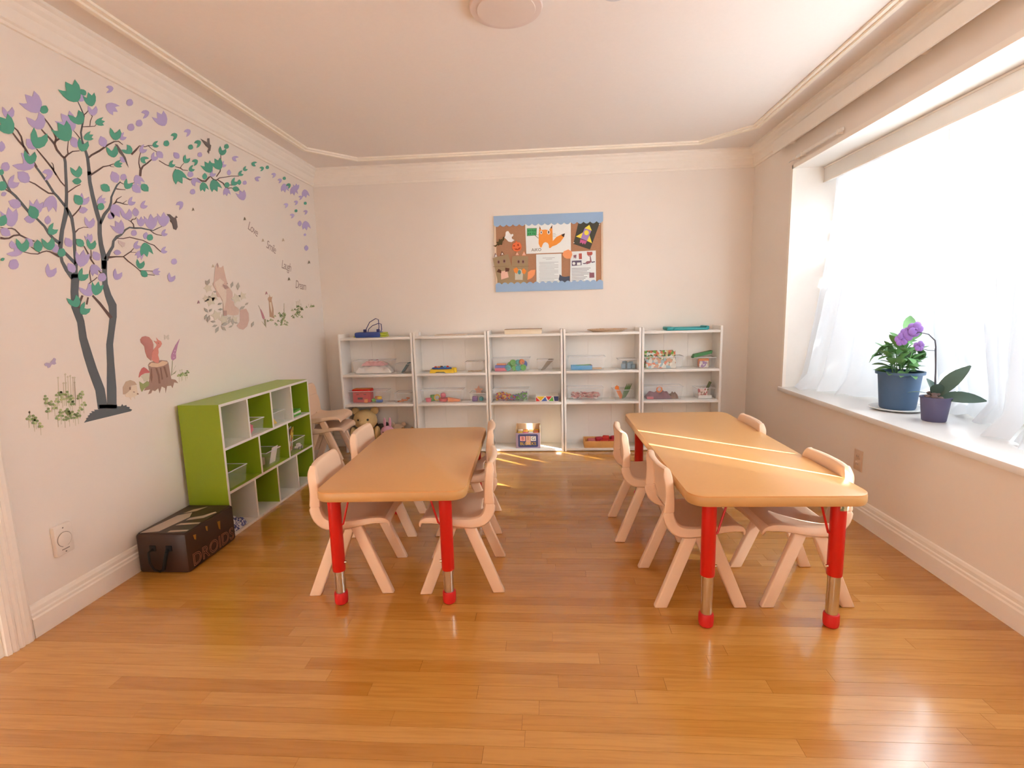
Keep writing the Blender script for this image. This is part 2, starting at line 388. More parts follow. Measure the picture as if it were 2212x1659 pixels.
# curtain rails on the wall above the recess
rail = thing('curtain_rail', 'long white curtain rail board above the window recess', 'curtain rail', (XR, 0, 2.30))
MB().box(-.075, -.060, .9, 3.95, -.045, .042, .003).build('fascia', TRIM, rail)
MB().box(-.060, -.012, .9, 3.95, .015, .030).build('track', WHITE, rail)
for yy in (1.4, 2.55, 3.78): MB().box(-.060, 0, yy - .02, yy + .02, -.02, .014).build('bracket', TRIM, rail)
r2 = thing('short_curtain_rail', 'short leftover piece of white rail just above the window corner', 'curtain rail', (XR, 0, 2.165))
MB().box(-.030, -.018, 3.15, 3.74, -.010, .008, .002).build('track', WHITE, r2)
MB().tube([(-.024, 3.70, 0), (-.024, 3.80, -.004)], .005).build('end_rod', WHITE, r2)
for yy in (3.2, 3.62, 3.70): MB().box(-.032, 0, yy - .008, yy + .008, -.016, .012, .002).build('clip', TRIM, r2)

MB().box(WX + .1, WX + .50, YN, YB + .12, 2.50, 2.60).build('roof_eave', TRIM, label='white roof eave outside above the window', kind='structure')
# outside the window: lawn and shrubs
MB().box(-30, 30, -30, 30, -.5, -.4).build('ground', mat('paving', (92, 92, 96), .9, var=.1, scale=4), label='grey paving around the house outside the window', kind='structure')
def leaf_cloud(n, r, seed, size):
    rn = random.Random(seed); mb = MB()
    for _ in range(n):
        p = Vector((rn.gauss(0, 1), rn.gauss(0, 1), rn.gauss(0, 1))).normalized() * (rn.random() ** .4)
        p = Vector((p.x * r[0], p.y * r[1], p.z * r[2])); a = Vector((rn.uniform(-1, 1), rn.uniform(-1, 1), rn.uniform(-1, 1))).normalized(); b = a.orthogonal().normalized(); s = size * rn.uniform(.6, 1.3)
        mb.add([p - a * s, p + b * s * .5, p + a * s, p - b * s * .5], [(0, 1, 2, 3)])
    return mb
LEAFG = mat('shrub_leaf', (86, 98, 84), .6, var=.3)
BARK = mat('bark', (92, 74, 58), .9, var=.2)
for i, (x, y, h, r, lb) in enumerate([(4.5, -.86, 3.1, (.5, .50, 1.2), 'leafy shrub outside past the far window end'), (4.5, .34, 3.55, (.5, .54, 1.4), 'leafy shrub outside in line with the orchid'), (4.5, 1.62, 3.9, (.5, .68, 1.55), 'tallest leafy shrub outside by the window corner')]):
    t = thing('garden_shrub', lb, 'shrub', (x, y, -.4), group='shrubs outside the window')
    leaf_cloud(3200, r, 20 + i, .075).build('foliage', LEAFG, t, (0, 0, h - r[2] + .4), kind='stuff')
    MB().tube([(0, 0, 0), (.03, .02, .7), (0, .05, 1.5)], [.05, .04, .02]).build('stem', BARK, t)
# ------------------------------------------------------------------ activity tables
TOP = mat('table_laminate', (218, 162, 100), .32, var=.03, scale=80)
EDGE = mat('table_edge_band', (204, 158, 100), .4, var=.03)
RED = mat('red_enamel', (200, 22, 14), .35, var=.03)
REDF = mat('red_rubber_foot', (206, 30, 28), .5, var=.04)
CHROME = mat('chrome_tube', (214, 206, 192), .16, 1.0, var=.02)
STICK = mat_print('label_sticker', [(214, 210, 170), (120, 130, 96), (225, 225, 205)], 60)
def rounded(w, l, r, n=7):
    pts = []
    for cx, cy, a0 in ((w - r, l - r, 0), (r, l - r, 90), (r, r, 180), (w - r, r, 270)):
        for k in range(n): a = math.radians(a0 + 90 * k / (n - 1)); pts.append((cx + r * math.cos(a), cy + r * math.sin(a)))
    return pts
def slab(mb, w, l, r, prof):
    """rounded rectangle with an edge profile of (inset, z)"""
    n = None; vs = []
    for ins, z in prof:
        P = [(x + (ins if x < w / 2 else -ins) * (1), y) for x, y in rounded(w, l, r)]
        P = rounded(w - 2 * ins, l - 2 * ins, max(.005, r - ins)); P = [(x + ins, y + ins, z) for x, y in P]; n = len(P); vs += P
    fs = [(i * n + k, i * n + (k + 1) % n, (i + 1) * n + (k + 1) % n, (i + 1) * n + k) for i in range(len(prof) - 1) for k in range(n)]
    mb.add(vs, fs, True); o = len(mb.v) - len(vs)
    mb.f += [tuple(o + k for k in range(n - 1, -1, -1)), tuple(o + (len(prof) - 1) * n + k for k in range(n))]; mb.s += [False] * 2; mb.mi += [0] * 2
    return mb
def table(label, loc, rz, w, l, h, sleeve, legs, tag_leg=None):
    t = thing('activity_table', label, 'table', loc, rz)
    top = slab(MB(), w - .004, l - .004, .062, [(.0, h - .006), (.0, h - .0005), (.0012, h)]).build('tabletop', TOP, t, (.002, .002, 0))
    slab(MB(), w, l, .065, [(.012, h - .042), (.004, h - .040), (0, h - .032), (0, h - .010), (.003, h - .003), (.006, h - .0015)]).build('edge_band', EDGE, top, (-.002, -.002, 0))
    for i, (x, y) in enumerate(legs):
        lg = MB().lathe([(.0255, sleeve), (.0262, sleeve + .002), (.0262, h - .043)], 24, (x, y, 0)).build('leg', RED, t)
        MB().lathe([(.0215, .03), (.0215, sleeve + .01)], 24, (x, y, 0)).build('chrome_tube', CHROME, lg)
        MB().lathe([(.020, 0), (.0262, .006), (.0275, .016), (.0275, .046), (.0255, .052), (.0216, .053)], 24, (x, y, 0)).build('foot_cap', REDF, lg)
        sx = 1 if x < w / 2 else -1; sy = 1 if y < l / 2 else -1
        MB().tube([(x + sx * .024, y, h - .165), (x + sx * .032, y, h - .16), (x + sx * .062, y, h - .05), (x + sx * .085, y, h - .044)], .0042, 8).build('brace_rod', RED, lg)
        MB().tube([(x + sx * .02, y, sleeve + .035), (x + sx * .034, y, sleeve + .035)], [.007, .005], 8).build('height_screw', CHROME, lg)
        if tag_leg == i: MB().box(x - .010, x + .012, y - .0285, y - .0255, h - .068, h - .045, 0).build('label_sticker', STICK, lg)
    return t
# longer table by the window; shorter one by the cubby
table('longer maple-topped activity table with red legs beside the window', (.497, 1.765, 0), math.radians(.6), .635, 1.485, .53, .205, [(.085, .055), (.545, .06), (.075, 1.36), (.55, 1.38)], 1)
table('shorter maple-topped activity table with red legs beside the green cubby', (-.935, 1.855, 0), math.radians(2.3), .605, 1.105, .51, .148, [(.055, .075), (.512, .075), (.055, 1.03), (.545, 1.03)])

# ------------------------------------------------------------------ child chairs
PLAS = mat('beige_plastic', (238, 204, 174), .42, var=.02, scale=300, bump=.03)
SEAT_P = [(.166, .292), (.168, .312), (.157, .329), (.125, .334), (.08, .330), (.03, .324), (-.02, .321), (-.06, .323), (-.090, .333), (-.107, .352), (-.116, .380), (-.119, .408)]
BACK_P = [(-.1185, .396), (-.1195, .412), (-.120, .432), (-.121, .458), (-.124, .488), (-.127, .515), (-.130, .538), (-.133, .556), (-.139, .567), (-.149, .570), (-.163, .565)]
SEAT_W = [.140, .148, .156, .160, .162, .163, .163, .163, .163, .163, .163, .163]
BACK_W = [.1632, .1632, .163, .163, .163, .162, .158, .148, .138, .132, .128]
NX = 14
def shell(P, W, back):
    rows = []; n = len(P)
    for i, (y, z) in enumerate(P):
        a = P[max(0, i - 1)]; b = P[min(n - 1, i + 1)]; t = Vector((b[0] - a[0], b[1] - a[1])).normalized(); nn = Vector((-t.y, t.x))
        if back and i >= 8: nn = Vector((-1, 0))
        hw = W[i]; r = []
        for k in range(NX + 1):
            s = -1 + 2 * k / NX; x = hw * s
            c = abs(s) ** 2.4; bow = (.016 if back else .0) * c; lift = 0 if back else .012 * abs(s) ** 4
            up = (nn if not back else Vector((-1, 0)))
            r.append(Vector((x, y + bow, z)) - Vector((0, nn.x, nn.y)) * lift)
        fl = .040 + .012 * max(0, 1 - i / 4) if back else (.030 + .022 * max(0, min(1, (i - 4) / 4)))
        if back and i >= 8: fl = .036 - .011 * (i - 7)
        e0 = r[0] + Vector((-.003, nn.x * fl, nn.y * fl)); e1 = r[-1] + Vector((.003, nn.x * fl, nn.y * fl))
        if not back and i < 2: e0 = r[0] + Vector((0, -.012, 0)); e1 = r[-1] + Vector((0, -.012, 0))
        rows.append([e0] + r + [e1])
    return rows
def shell_mesh(name, rows, hole=None):
    mb = MB(); nc = len(rows[0]); vs = [p for r in rows for p in r]; fs = []
    for j in range(len(rows) - 1):
        for k in range(nc - 1):
            if hole and hole(j, k): continue
            fs.append((j * nc + k, j * nc + k + 1, (j + 1) * nc + k + 1, (j + 1) * nc + k))
    mb.add(vs, fs, True); o = mb.build(name, PLAS)
    so = o.modifiers.new('s', 'SOLIDIFY'); so.thickness = .006; so.offset = 0
    sb = o.modifiers.new('b', 'SUBSURF'); sb.levels = 1; sb.render_levels = 1
    apply_mods(o)
    for p in o.data.polygons: p.use_smooth = True
    return o
def leg_mesh(sx, sy):
    """slab leg from the seat side down to the floor, part of the A shaped side frame"""
    top = Vector((.146 * sx, sy * .030, .318)); bot = Vector((.160 * sx, sy * .158, 0)); hw = .0235; th = .014
    u = Vector((0, bot.y - top.y, bot.z - top.z)).normalized(); pn = Vector((0, -u.z, u.y)) * (1 if sy > 0 else -1)
    bm = bmesh.new(); ring = []
    for p, flatz in ((top, None), (bot, 0.0)):
        q = []
        for a, b in ((-1, -1), (1, -1), (1, 1), (-1, 1)):
            v = p + pn * hw * a + Vector((th * b, 0, 0))
            if flatz is not None: v = v + u * ((flatz - v.z) / u.z)
            q.append(bm.verts.new(v))
        ring.append(q)
    for k in range(4): bm.faces.new((ring[0][k], ring[0][(k + 1) % 4], ring[1][(k + 1) % 4], ring[1][k]))
    bm.faces.new(ring[0][::-1]); bm.faces.new(ring[1])
    bmesh.ops.recalc_face_normals(bm, faces=bm.faces)
    bmesh.ops.bevel(bm, geom=[e for e in bm.edges], offset=.006, segments=2, profile=.6, affect='EDGES')
    me = bpy.data.meshes.new('leg'); bm.to_mesh(me); bm.free(); me.materials.append(PLAS)
    for p in me.polygons: p.use_smooth = True
    return me
def make_chair():
    t = thing('child_chair', 'x', 'chair')
    s = shell_mesh('seat', shell(SEAT_P, SEAT_W, False), lambda j, k: j in (8, 9) and 5 <= k <= NX - 4); s.parent = t
    b = shell_mesh('backrest', shell(BACK_P, BACK_W, True)); b.parent = t
    for sx in (-1, 1):
        for sy in (-1, 1): link('leg', leg_mesh(sx, sy), t)
        MB().box(sx * .146 - .012, sx * .146 + .012, -.052, .052, .286, .322, .008).build('side_bridge', PLAS, t)
    return t
ch0 = make_chair()
A_ = -PI / 2   # local front (+y) turned towards +x
CH = [(-.880, 2.165, A_ + .09, 0, 'beige child chair on the cubby side of the shorter table, by its free end'),
      (-.915, 2.725, A_ + .05, 0, 'beige child chair on the cubby side of the shorter table, by the bookcases'),
      (-.395, 2.185, PI / 2 + .07, 0, 'beige child chair on the aisle side of the shorter table, by its free end'),
      (-.460, 2.755, PI / 2 + .10, 0, 'beige child chair on the aisle side of the shorter table, by the bookcases'),
      (.590, 2.105, A_ + .03, 0, 'beige child chair on the aisle side of the longer table, by its free end'),
      (.515, 2.685, A_, 0, 'beige child chair on the aisle side of the longer table, by the bookcases'),
      (1.010, 2.118, PI / 2 + .03, 0, 'beige child chair on the window side of the longer table, by its free end'),
      (.995, 2.870, PI / 2, 0, 'beige child chair on the window side of the longer table, by the bookcases'),
      (-1.775, 3.885, A_ + .06, 0, 'lower of two beige child chairs stacked in the corner'),
      (-1.795, 3.885, A_ + .06, .085, 'upper of two beige child chairs stacked in the corner')]
for i, (x, y, rz, z, lb) in enumerate(CH):
    o = ch0 if i == 0 else copy_tree(ch0)
    o.location = (x, y, z); o.rotation_euler = (0, 0, rz); o['label'] = lb; o['group'] = 'beige plastic child chairs'

# ------------------------------------------------------------------ white bookcases
BX = [-1.785, -1.139, -.508, .127, .768, 1.416]
YF = 4.226
SH = [.005, .408, .668, .984]; ST = .020
def bookcase(x0, x1, label):
    x0 += .003; x1 -= .003; w_ = x1 - x0
    t = thing('bookcase', label, 'bookcase', (x0, YF, 0), group='white bookcases along the end wall')
    for a in (0, w_ - .018): MB().box(a, a + .018, 0, .212, 0, 1.037, .0015).build('side_panel', WHITE, t)
    for z in SH: MB().box(.018, w_ - .018, .001, .206, z, z + ST, .0015).build('shelf', WHITE, t)
    n = 3; pw = (w_ - .036) / n
    for k in range(n): MB().box(.018 + k * pw + .0006, .018 + (k + 1) * pw - .0006, .206, .211, 0, 1.002).build('back_panel', WHITE, t)
    return t
for i, lb in enumerate(['white bookcase next to the tree decal wall, plush toys on its bottom shelf', 'white bookcase holding the yellow and blue toy activity board', 'white bookcase with the alphabet blocks box on its bottom shelf', 'white bookcase with a wooden tray of red pieces at the bottom', 'white bookcase next to the window wall with teal tray on top']):
    bookcase(BX[i], BX[i + 1], lb)
Z1, Z2, Z3, Z0 = SH[3] + ST, SH[2] + ST, SH[1] + ST, SH[0] + ST     # top, upper, middle, bottom shelf surfaces

# ------------------------------------------------------------------ green cubby unit
LIME = mat('lime_laminate', (150, 176, 36), .35, var=.03)
GX0, GX1, GY0, GY1, GH = -1.975, -1.75, 2.54, 3.555, .745
cub = thing('cubby_shelf', 'lime green cubby shelf with white edges and eleven compartments', 'shelf', (GX0, GY0, 0))
D_, L_ = GX1 - GX0, GY1 - GY0; T_ = .014
GZ = [0, .245, .49, GH - T_]
def panel(name, x0, x1, y0, y1, z0, z1, m_, edge=True):
    p = MB().box(x0, x1, y0, y1, z0, z1).build(name, m_, cub)
    if edge: MB().box(x1, x1 + .002, y0, y1, z0, z1).build('edge_strip', WHITE, p)
    return p
panel('side_panel', 0, D_, 0, T_, 0, GH, LIME); panel('side_panel', 0, D_, L_ - T_, L_, 0, GH, LIME)
panel('top_panel', 0, D_, T_, L_ - T_, GZ[3], GH, LIME)
panel('bottom_panel', 0, D_, T_, L_ - T_, 0, T_, WHITE); panel('shelf', 0, D_, T_, L_ - T_, GZ[1], GZ[1] + T_, LIME); panel('shelf', 0, D_, T_, L_ - T_, GZ[2], GZ[2] + T_, WHITE)
MB().box(-.004, 0, 0, L_, 0, GH).build('back_panel', LIME, cub)
for zi, n, cols in ((2, 4, (WHITE, LIME, WHITE)), (1, 3, (LIME, LIME)), (0, 4, (WHITE, LIME, WHITE))):
    for k in range(1, n):
        yy = k * L_ / n; panel('divider', 0, D_, yy - T_ / 2, yy + T_ / 2, GZ[zi] + T_, GZ[zi + 1], cols[k - 1])

# ------------------------------------------------------------------ dark toy box
TBX = mat('dark_printed_vinyl', (62, 42, 32), .42, var=.25, scale=6)
BLK = mat('black_webbing', (24, 24, 22), .8, var=.1)
INK = mat('pale_print', (188, 168, 152), .5, var=.12, scale=9)
INKR = mat('red_outline_print', (184, 126, 100), .5, var=.1)
INKY = mat('ochre_print', (168, 120, 40), .5, var=.2, scale=20)
tb = thing('toy_box', 'dark printed toy storage box with side handle at the cubby end', 'toy box', (-1.972, 2.155, 0))
bw, bl, bh = .252, .372, .196
MB().box(0, bw, 0, bl, 0, bh, .014).build('body', TBX, tb)
MB().box(.010, bw - .010, .012, bl - .012, bh - .0005, bh + .0015, 0).build('lid', TBX, tb)
def on_front(x, y, z): return Vector((bw + .0012 + z, .19 + x, .046 + y))
MBt = MB(); put_text(MBt, 'DROIDS', .088, on_front, space=1.02, outline=.0011); MBt.build('lettering', INKR, tb)
p = MB()
for poly in ([(.02, .01), (.10, .03), (.13, .20), (.10, .26), (.05, .22)], [(.13, .10), (.235, .12), (.235, .135), (.14, .125)], [(.14, .16), (.21, .19), (.235, .26), (.22, .27), (.19, .22), (.14, .19)], [(.06, .25), (.11, .28), (.13, .34), (.08, .30)], [(.15, .02), (.235, .035), (.235, .05), (.15, .04)]):
    p.prism(poly, lambda a, b, d: (a, b, bh + .0015 + d), 0, .0008)
p.build('top_print', INK, tb)
p = MB()
for k, (y, z, a, b) in enumerate([(.05, .17, .02, .03), (.23, .16, .022, .05), (.14, .175, .015, .03)]):
    p.prism([(y, z), (y + a, z - .004), (y + a * .8, z - b), (y + a * .3, z - b * .8)], lambda q, r, d: (bw + .0008 + d, q, r), 0, .0008)
p.build('front_print', INKY, tb)
MB().tube([(.085, -.004, .125), (.078, -.022, .115), (.088, -.034, .07), (.10, -.03, .035), (.125, -.024, .022), (.15, -.03, .035), (.162, -.034, .07), (.168, -.022, .115), (.160, -.004, .125)], .008, 8, flat=.45).build('handle', BLK, tb)
MB().box(.068, .098, -.004, .002, .112, .140, .002).box(.150, .180, -.004, .002, .112, .140, .002).build('handle_patch', BLK, tb)
# ------------------------------------------------------------------ things on the bookcases
def C_(name, rgb, r=.45): return mat('toy_' + name, rgb, r, var=.05)
RD, OR, YE, GR, BL, TE, PU, PK, TAN, NV, BR, GY, LB = (C_('red', (206, 44, 34)), C_('orange', (232, 128, 50)), C_('yellow', (236, 196, 40)), C_('green', (98, 176, 62)), C_('blue', (70, 104, 176)), C_('teal', (60, 168, 172)), C_('purple', (140, 100, 160)), C_('pink', (226, 100, 120)), C_('tan', (222, 178, 130)), C_('navy', (52, 62, 108)), C_('brown', (128, 88, 60)), C_('grey', (150, 144, 136)), C_('skyblue', (70, 160, 210)))
PW = C_('paperwhite', (238, 232, 224), .7)
YS = 4.275                                     # bin fronts stand here
def shelf_x(u, v, y=YS): return at(u, v, 1, y).x
def clear_bin(label, u0, u1, vt, z, depth=.145, y=YS, tap=.012, name='storage_bin', group='clear plastic bins on the bookcases', lid_h=None):
    x0, x1 = shelf_x(u0, vt, y), shelf_x(u1, vt, y); h = at((u0 + u1) / 2, vt, 1, y).z - z
    return bin_at(label, x0, x1, y, depth, z, h, tap, name, group)
def bin_at(label, x0, x1, y, depth, z, h, tap=.012, name='storage_bin', group='clear plastic bins on the bookcases', rot=0.0):
    w_ = x1 - x0; t = thing(name, label, 'bin', ((x0 + x1) / 2, y + depth / 2, z + .0005), rot, group)
    a, b = w_ / 2, depth / 2; th = .0018
    def rect(i, zz): return [(-a + i, -b + i, zz), (a - i, -b + i, zz), (a - i, b - i, zz), (-a + i, b - i, zz)]
    L = [rect(tap, 0), rect(0, h - .004), rect(th, h - .004), rect(tap + th, th)]
    vs = [p for r in L for p in r]; fs = [(3, 2, 1, 0), (12, 13, 14, 15)]
    for i in range(3):
        for k in range(4): fs.append((i * 4 + k, i * 4 + (k + 1) % 4, (i + 1) * 4 + (k + 1) % 4, (i + 1) * 4 + k))
    MB().add(vs, fs).build('body', CLEAR, t)
    r = MB(); o_ = .003
    for (x_0, x_1, y_0, y_1) in ((-a - o_, a + o_, -b - o_, -b + .002), (-a - o_, a + o_, b - .002, b + o_), (-a - o_, -a + .002, -b, b), (a - .002, a + o_, -b, b)): r.box(x_0, x_1, y_0, y_1, h - .005, h, .0012)
    r.build('rim', CLEARR, t)
    return ((x0 + tap + .004, x1 - tap - .004), (y + tap + .004, y + depth - tap - .004), z + .0028)
CLEARR = mat_clear('clear_rim', (252, 252, 252), .35, .3)
def toy(name, label, cat, mb, m_, loc, rz=0.0, group=None, rot=None):
    o = mb.build(name, m_, None, loc, label=label, cat=cat, group=group); o.rotation_euler = rot or (0, 0, rz); return o
def bx(l, w_, h, b=.003): return MB().box(-l / 2, l / 2, -w_ / 2, w_ / 2, 0, h, b)
def star(r, h, n=5, k=.5): return MB().prism([((r if i % 2 == 0 else r * k) * math.sin(i * PI / n), (r if i % 2 == 0 else r * k) * math.cos(i * PI / n)) for i in range(2 * n)], lambda a, b, d: (a, d, b + r), -h / 2, h / 2)
def disc(r, h): return MB().lathe([(0, 0), (r * .92, 0), (r, h * .15), (r, h * .85), (r * .92, h), (r * .45, h), (r * .4, h * .8), (0, h * .8)], 20)
def disc_up(r, h): return MB().lathe([(0, -h / 2), (r * .92, -h / 2), (r, -h * .35), (r, h * .35), (r * .92, h / 2), (r * .5, h / 2), (r * .42, h * .3), (0, h * .3)], 20, (0, 0, 0), Matrix.Translation((0, 0, r)) @ Matrix.Rotation(PI / 2, 4, 'X'))
def stick(l, r=.004, tip=.003): return MB().tube([(0, 0, 0), (0, 0, l * .9), (0, 0, l)], [r, r, tip * .3], 8)
def book(l, w_, h):
    """lying book: cover boards and page block in one piece is split into parts by the caller"""
    return MB().box(-l / 2, l / 2, -w_ / 2, w_ / 2, 0, h, .001)

# top of the bookcases
bag = thing('carry_bag', 'flat blue folding bag with lime lining and long handles on the first bookcase', 'bag', (shelf_x(808, 735, 4.30), 4.305, Z1))
BAGB = mat('blue_bag_cloth', (62, 82, 150), .7, var=.1); BAGL = mat('lime_bag_lining', (196, 206, 70), .7, var=.08); BAGH = mat('navy_strap', (56, 54, 110), .7)
MB().box(-.155, .075, -.055, .06, 0, .045, .014).build('body', BAGB, bag)
for k, z in enumerate((.004, .017, .03)): MB().box(-.163 if k == 0 else .06, .118 - .004 * k, -.05, .055, z, z + .011, .005).build('lining_fold', BAGL, bag)
for yy, s in ((-.03, 1.0), (.035, .72)):
    MB().tube([(-.065, yy, .04), (-.055, yy, .07), (-.02, yy, .11 * s + .02), (.035, yy, .15 * s + .01), (.058, yy, .14 * s + .01), (.06, yy, .09 * s), (.048, yy, .04)], .0055, 8, flat=.55).build('handle', BAGH, bag)
for x in (-.065, .05): MB().box(x - .014, x + .014, -.037, -.024, .03, .07, .004).build('handle_tab', BAGH, bag)
fl = MB().box(-.004, .045, 0, .003, 0, .055).build('folded_card', PW, None, (shelf_x(893, 720, 4.245), 4.245, Z1), label='small white folded card standing on the second bookcase', cat='card')
flat = MB().box(-.13, .13, -.08, .08, 0, .008, .003).build('flat_board', mat('pale_board', (226, 204, 184), .6), None, (shelf_x(975, 730, 4.33), 4.34, Z1), label='thin pale board lying on top of the second bookcase', cat='board')
tb2 = thing('game_box', 'cream game box with brown edges lying on the third bookcase', 'box', (shelf_x(1130, 722, 4.26), 4.325, Z1))
CREAM = mat('cream_card', (238, 222, 196), .6); CRB = mat('brown_box_edge', (172, 140, 110), .6)
MB().box(-.155, .155, -.075, .08, 0, .030, .002).build('base', CREAM, tb2); MB().box(-.157, .157, -.077, .082, .030, .040, .002).build('lid', CREAM, tb2); MB().box(-.1575, .1575, -.0775, .0825, .0385, .0405).build('lid_edge', CRB, tb2)
wt = thing('wicker_tray', 'shallow woven tray of dried bits on the fourth bookcase', 'tray', (shelf_x(1312, 715, 4.32), 4.33, Z1))
WICK = mat('wicker', (206, 178, 150), .8, var=.25, scale=90, bump=.4)
MB().lathe([(0, 0), (.12, 0), (.155, .018), (.163, .021), (.160, .025), (.150, .021), (.118, .006), (0, .006)], 36, M=Matrix.Diagonal((1.0, .55, 1, 1))).build('basket', WICK, wt)
MB().tube([(.163 * math.cos(a), .09 * math.sin(a), .022) for a in [2 * PI * k / 40 for k in range(41)]], .004, 6).build('rim', WICK, wt)
bits = MB(); rn = random.Random(9)
for k in range(46): bits.blob((rn.uniform(-.09, .12), rn.uniform(-.045, .045), .013 + rn.uniform(0, .008)), (rn.uniform(.006, .014), .006, .006), 6, 5)
bits.build('dried_bits', mat('dried_bits', (190, 150, 96), .8, var=.4, scale=40), None, (wt.location.x, wt.location.y, Z1), label='dried seeds and bark bits in the woven tray', cat='dried bits', kind='stuff')
tt = thing('teal_tray', 'teal plastic tray lying on the fifth bookcase', 'tray', (shelf_x(1482, 715, 4.29), 4.32, Z1))
MB().box(-.155, .165, -.07, .08, 0, .006, .002).build('base', TE, tt)
r_ = MB(); r_.box(-.165, -.10, -.08, .085, .004, .030, .006).box(.145, .172, -.08, .085, .004, .034, .006).box(-.12, .16, -.08, -.07, .004, .02, .003).box(-.12, .16, .075, .085, .004, .024, .003); r_.build('raised_edge', TE, tt)

# bookcase 1, upper shelf
(xa, xb), (ya, yb), z = clear_bin('clear bin of pink and white cloth on the first bookcase', 760, 845, 779, Z2)
xm, ym = (xa + xb) / 2, (ya + yb) / 2
PINKC = mat('pink_fabric', (226, 170, 172), .85, var=.1); WHC = mat('white_fabric', (232, 226, 220), .85, var=.06)
def cloth(l, w_, h, seed):
    rn = random.Random(seed); p1_, p2_, p3_ = [rn.uniform(0, 6) for _ in range(3)]
    def fn(a, b):
        x, y = (a - .5) * l, (b - .5) * w_; e = min(a, 1 - a, b, 1 - b) * 2
        return Vector((x, y, .002 + h * (min(1, e * 2.4)) ** .6 * (.75 + .25 * math.sin(14 * a + p1_) * math.cos(9 * b + p2_)) + .006 * math.sin(22 * a + 11 * b + p3_) * min(1, e * 4)))
    m_ = MB().grid(fn, 26, 16); m_.grid(lambda a, b: Vector(((a - .5) * l, (b - .5) * w_, .001)), 1, 1); return m_
toy('white_cloth', 'white cloth filling the clear bin on the first bookcase', 'cloth', cloth(xb - xa, yb - ya, .075, 1), WHC, (xm, ym, z))
toy('pink_cloth', 'pink cloth draped over the white cloth in the first bookcase bin', 'cloth', cloth((xb - xa) * .66, (yb - ya) * .9, .045, 2), PINKC, (xm + .005, ym - .004, z + .066))
(xa, xb), (ya, yb), z = clear_bin('narrow clear bin holding a leaning teal book on the first bookcase', 853, 884, 786, Z2, tap=.006)
o = toy('teal_book', 'teal book leaning in the narrow bin on the first bookcase', 'book', MB().box(-.004, .004, -.05, .05, 0, .10, .001), C_('bookteal', (70, 120, 130)), (xb - .068, (ya + yb) / 2, z + .003), rot=(0, .62, 0))
# bookcase 1, middle shelf
(xa, xb), (ya, yb), z = clear_bin('long clear bin with red case and soft blocks on the first bookcase', 752, 834, 845, Z3)
ym = (ya + yb) / 2
tc_ = thing('red_toy_case', 'red toy case with orange lid in the first bookcase bin', 'toy case', (xa + .085, ym + .012, z))
RC = C_('casered', (206, 52, 52)); MB().box(-.08, .08, -.045, .04, 0, .088, .005).build('body', RC, tc_); MB().box(-.083, .083, -.048, .043, .089, .118, .008).build('lid', C_('lidred', (222, 30, 18)), tc_)
MB().box(-.077, .077, -.043, .038, .117, .1205, .002).build('lid_top', OR, tc_)
p = MB()
for x in (-.045, .02): p.box(x, x + .022, -.0465, -.0452, .07, .076)
p.box(-.035, .01, -.0465, -.0452, .028, .046, 0); p.build('print_mark', mat('dark_print', (90, 40, 40), .6), tc_)
gB = 'soft play pieces in the first bookcase bin'
toy('number_block', 'orange number block standing before the red toy case', 'block', bx(.03, .016, .034), OR, (xa + .128, ya + .012, z), .1, gB)
toy('star_block', 'green star shaped block beside the blue block', 'block', star(.022, .018), GR, (xa + .196, ya + .02, z), .1, gB)
toy('blue_block', 'blue rounded block under the yellow block', 'block', bx(.06, .03, .026, .008), BL, (xa + .243, ya + .028, z), .05, gB)
toy('yellow_block', 'yellow block lying on the blue block', 'block', bx(.04, .03, .026, .006), YE, (xa + .245, ya + .03, z + .0265), .25, gB)
toy('orange_block', 'orange block behind the green star block', 'block', bx(.035, .03, .05, .005), OR, (xa + .212, ya + .062, z), -.2, gB)
(xa, xb), (ya, yb), z = clear_bin('small clear bin of orange pieces on the first bookcase', 851, 886, 849, Z3, tap=.006)
for k in range(5): toy('orange_piece', 'curved orange plastic piece in the small first bookcase bin', 'toy piece', MB().tube([(.022 * math.cos(a), .022 * math.sin(a), .006) for a in [PI * q / 8 for q in range(9)]], .0055, 8), OR, (xa + .03 + .014 * k, ya + .03 + .014 * (k % 3), z + .0125 * (k // 2)), k * 1.3, 'orange pieces')

# bookcase 1, bottom: plush toys
FUR = mat('cream_fur', (214, 186, 132), .95, var=.14, scale=120, bump=.6); EYE = mat('black_bead', (30, 24, 20), .25)
def plush(label, loc, s, m_, ear=.3, cat='plush toy', muzzle=None, long_ear=False, rz=0.0, name='plush_toy'):
    t = thing(name, label, cat, loc, rz)
    MB().blob((0, 0, .075 * s), (.07 * s, .055 * s, .075 * s), 14, 10, 3, .02).build('body', m_, t)
    MB().blob((0, -.012 * s, .185 * s), (.078 * s, .064 * s, .068 * s), 16, 10, 4, .02).build('head', m_, t)
    for sx in (-1, 1):
        if long_ear: MB().blob((sx * .03 * s, 0, .285 * s), (.016 * s, .010 * s, .06 * s), 8, 8).build('ear', m_, t)
        else: MB().blob((sx * .062 * s, .0, .243 * s), (.026 * s, .014 * s, .026 * s), 10, 6).build('ear', m_, t)
        MB().blob((sx * .03 * s, -.066 * s, .195 * s), .008 * s, 8, 6).build('eye', EYE, t)
        MB().blob((sx * .055 * s, -.055 * s, .028 * s), (.026 * s, .04 * s, .026 * s), 10, 6).build('foot', m_, t)
        MB().blob((sx * .078 * s, -.025 * s, .10 * s), (.022 * s, .028 * s, .045 * s), 10, 6).build('arm', m_, t)
    MB().blob((0, -.07 * s, .17 * s), (.03 * s, .022 * s, .022 * s), 10, 6).build('muzzle', muzzle or m_, t)
    return t
plush('large cream plush bear on the bottom of the first bookcase', (shelf_x(792, 930, 4.34), 4.335, Z0), 1.35, FUR, rz=.1)
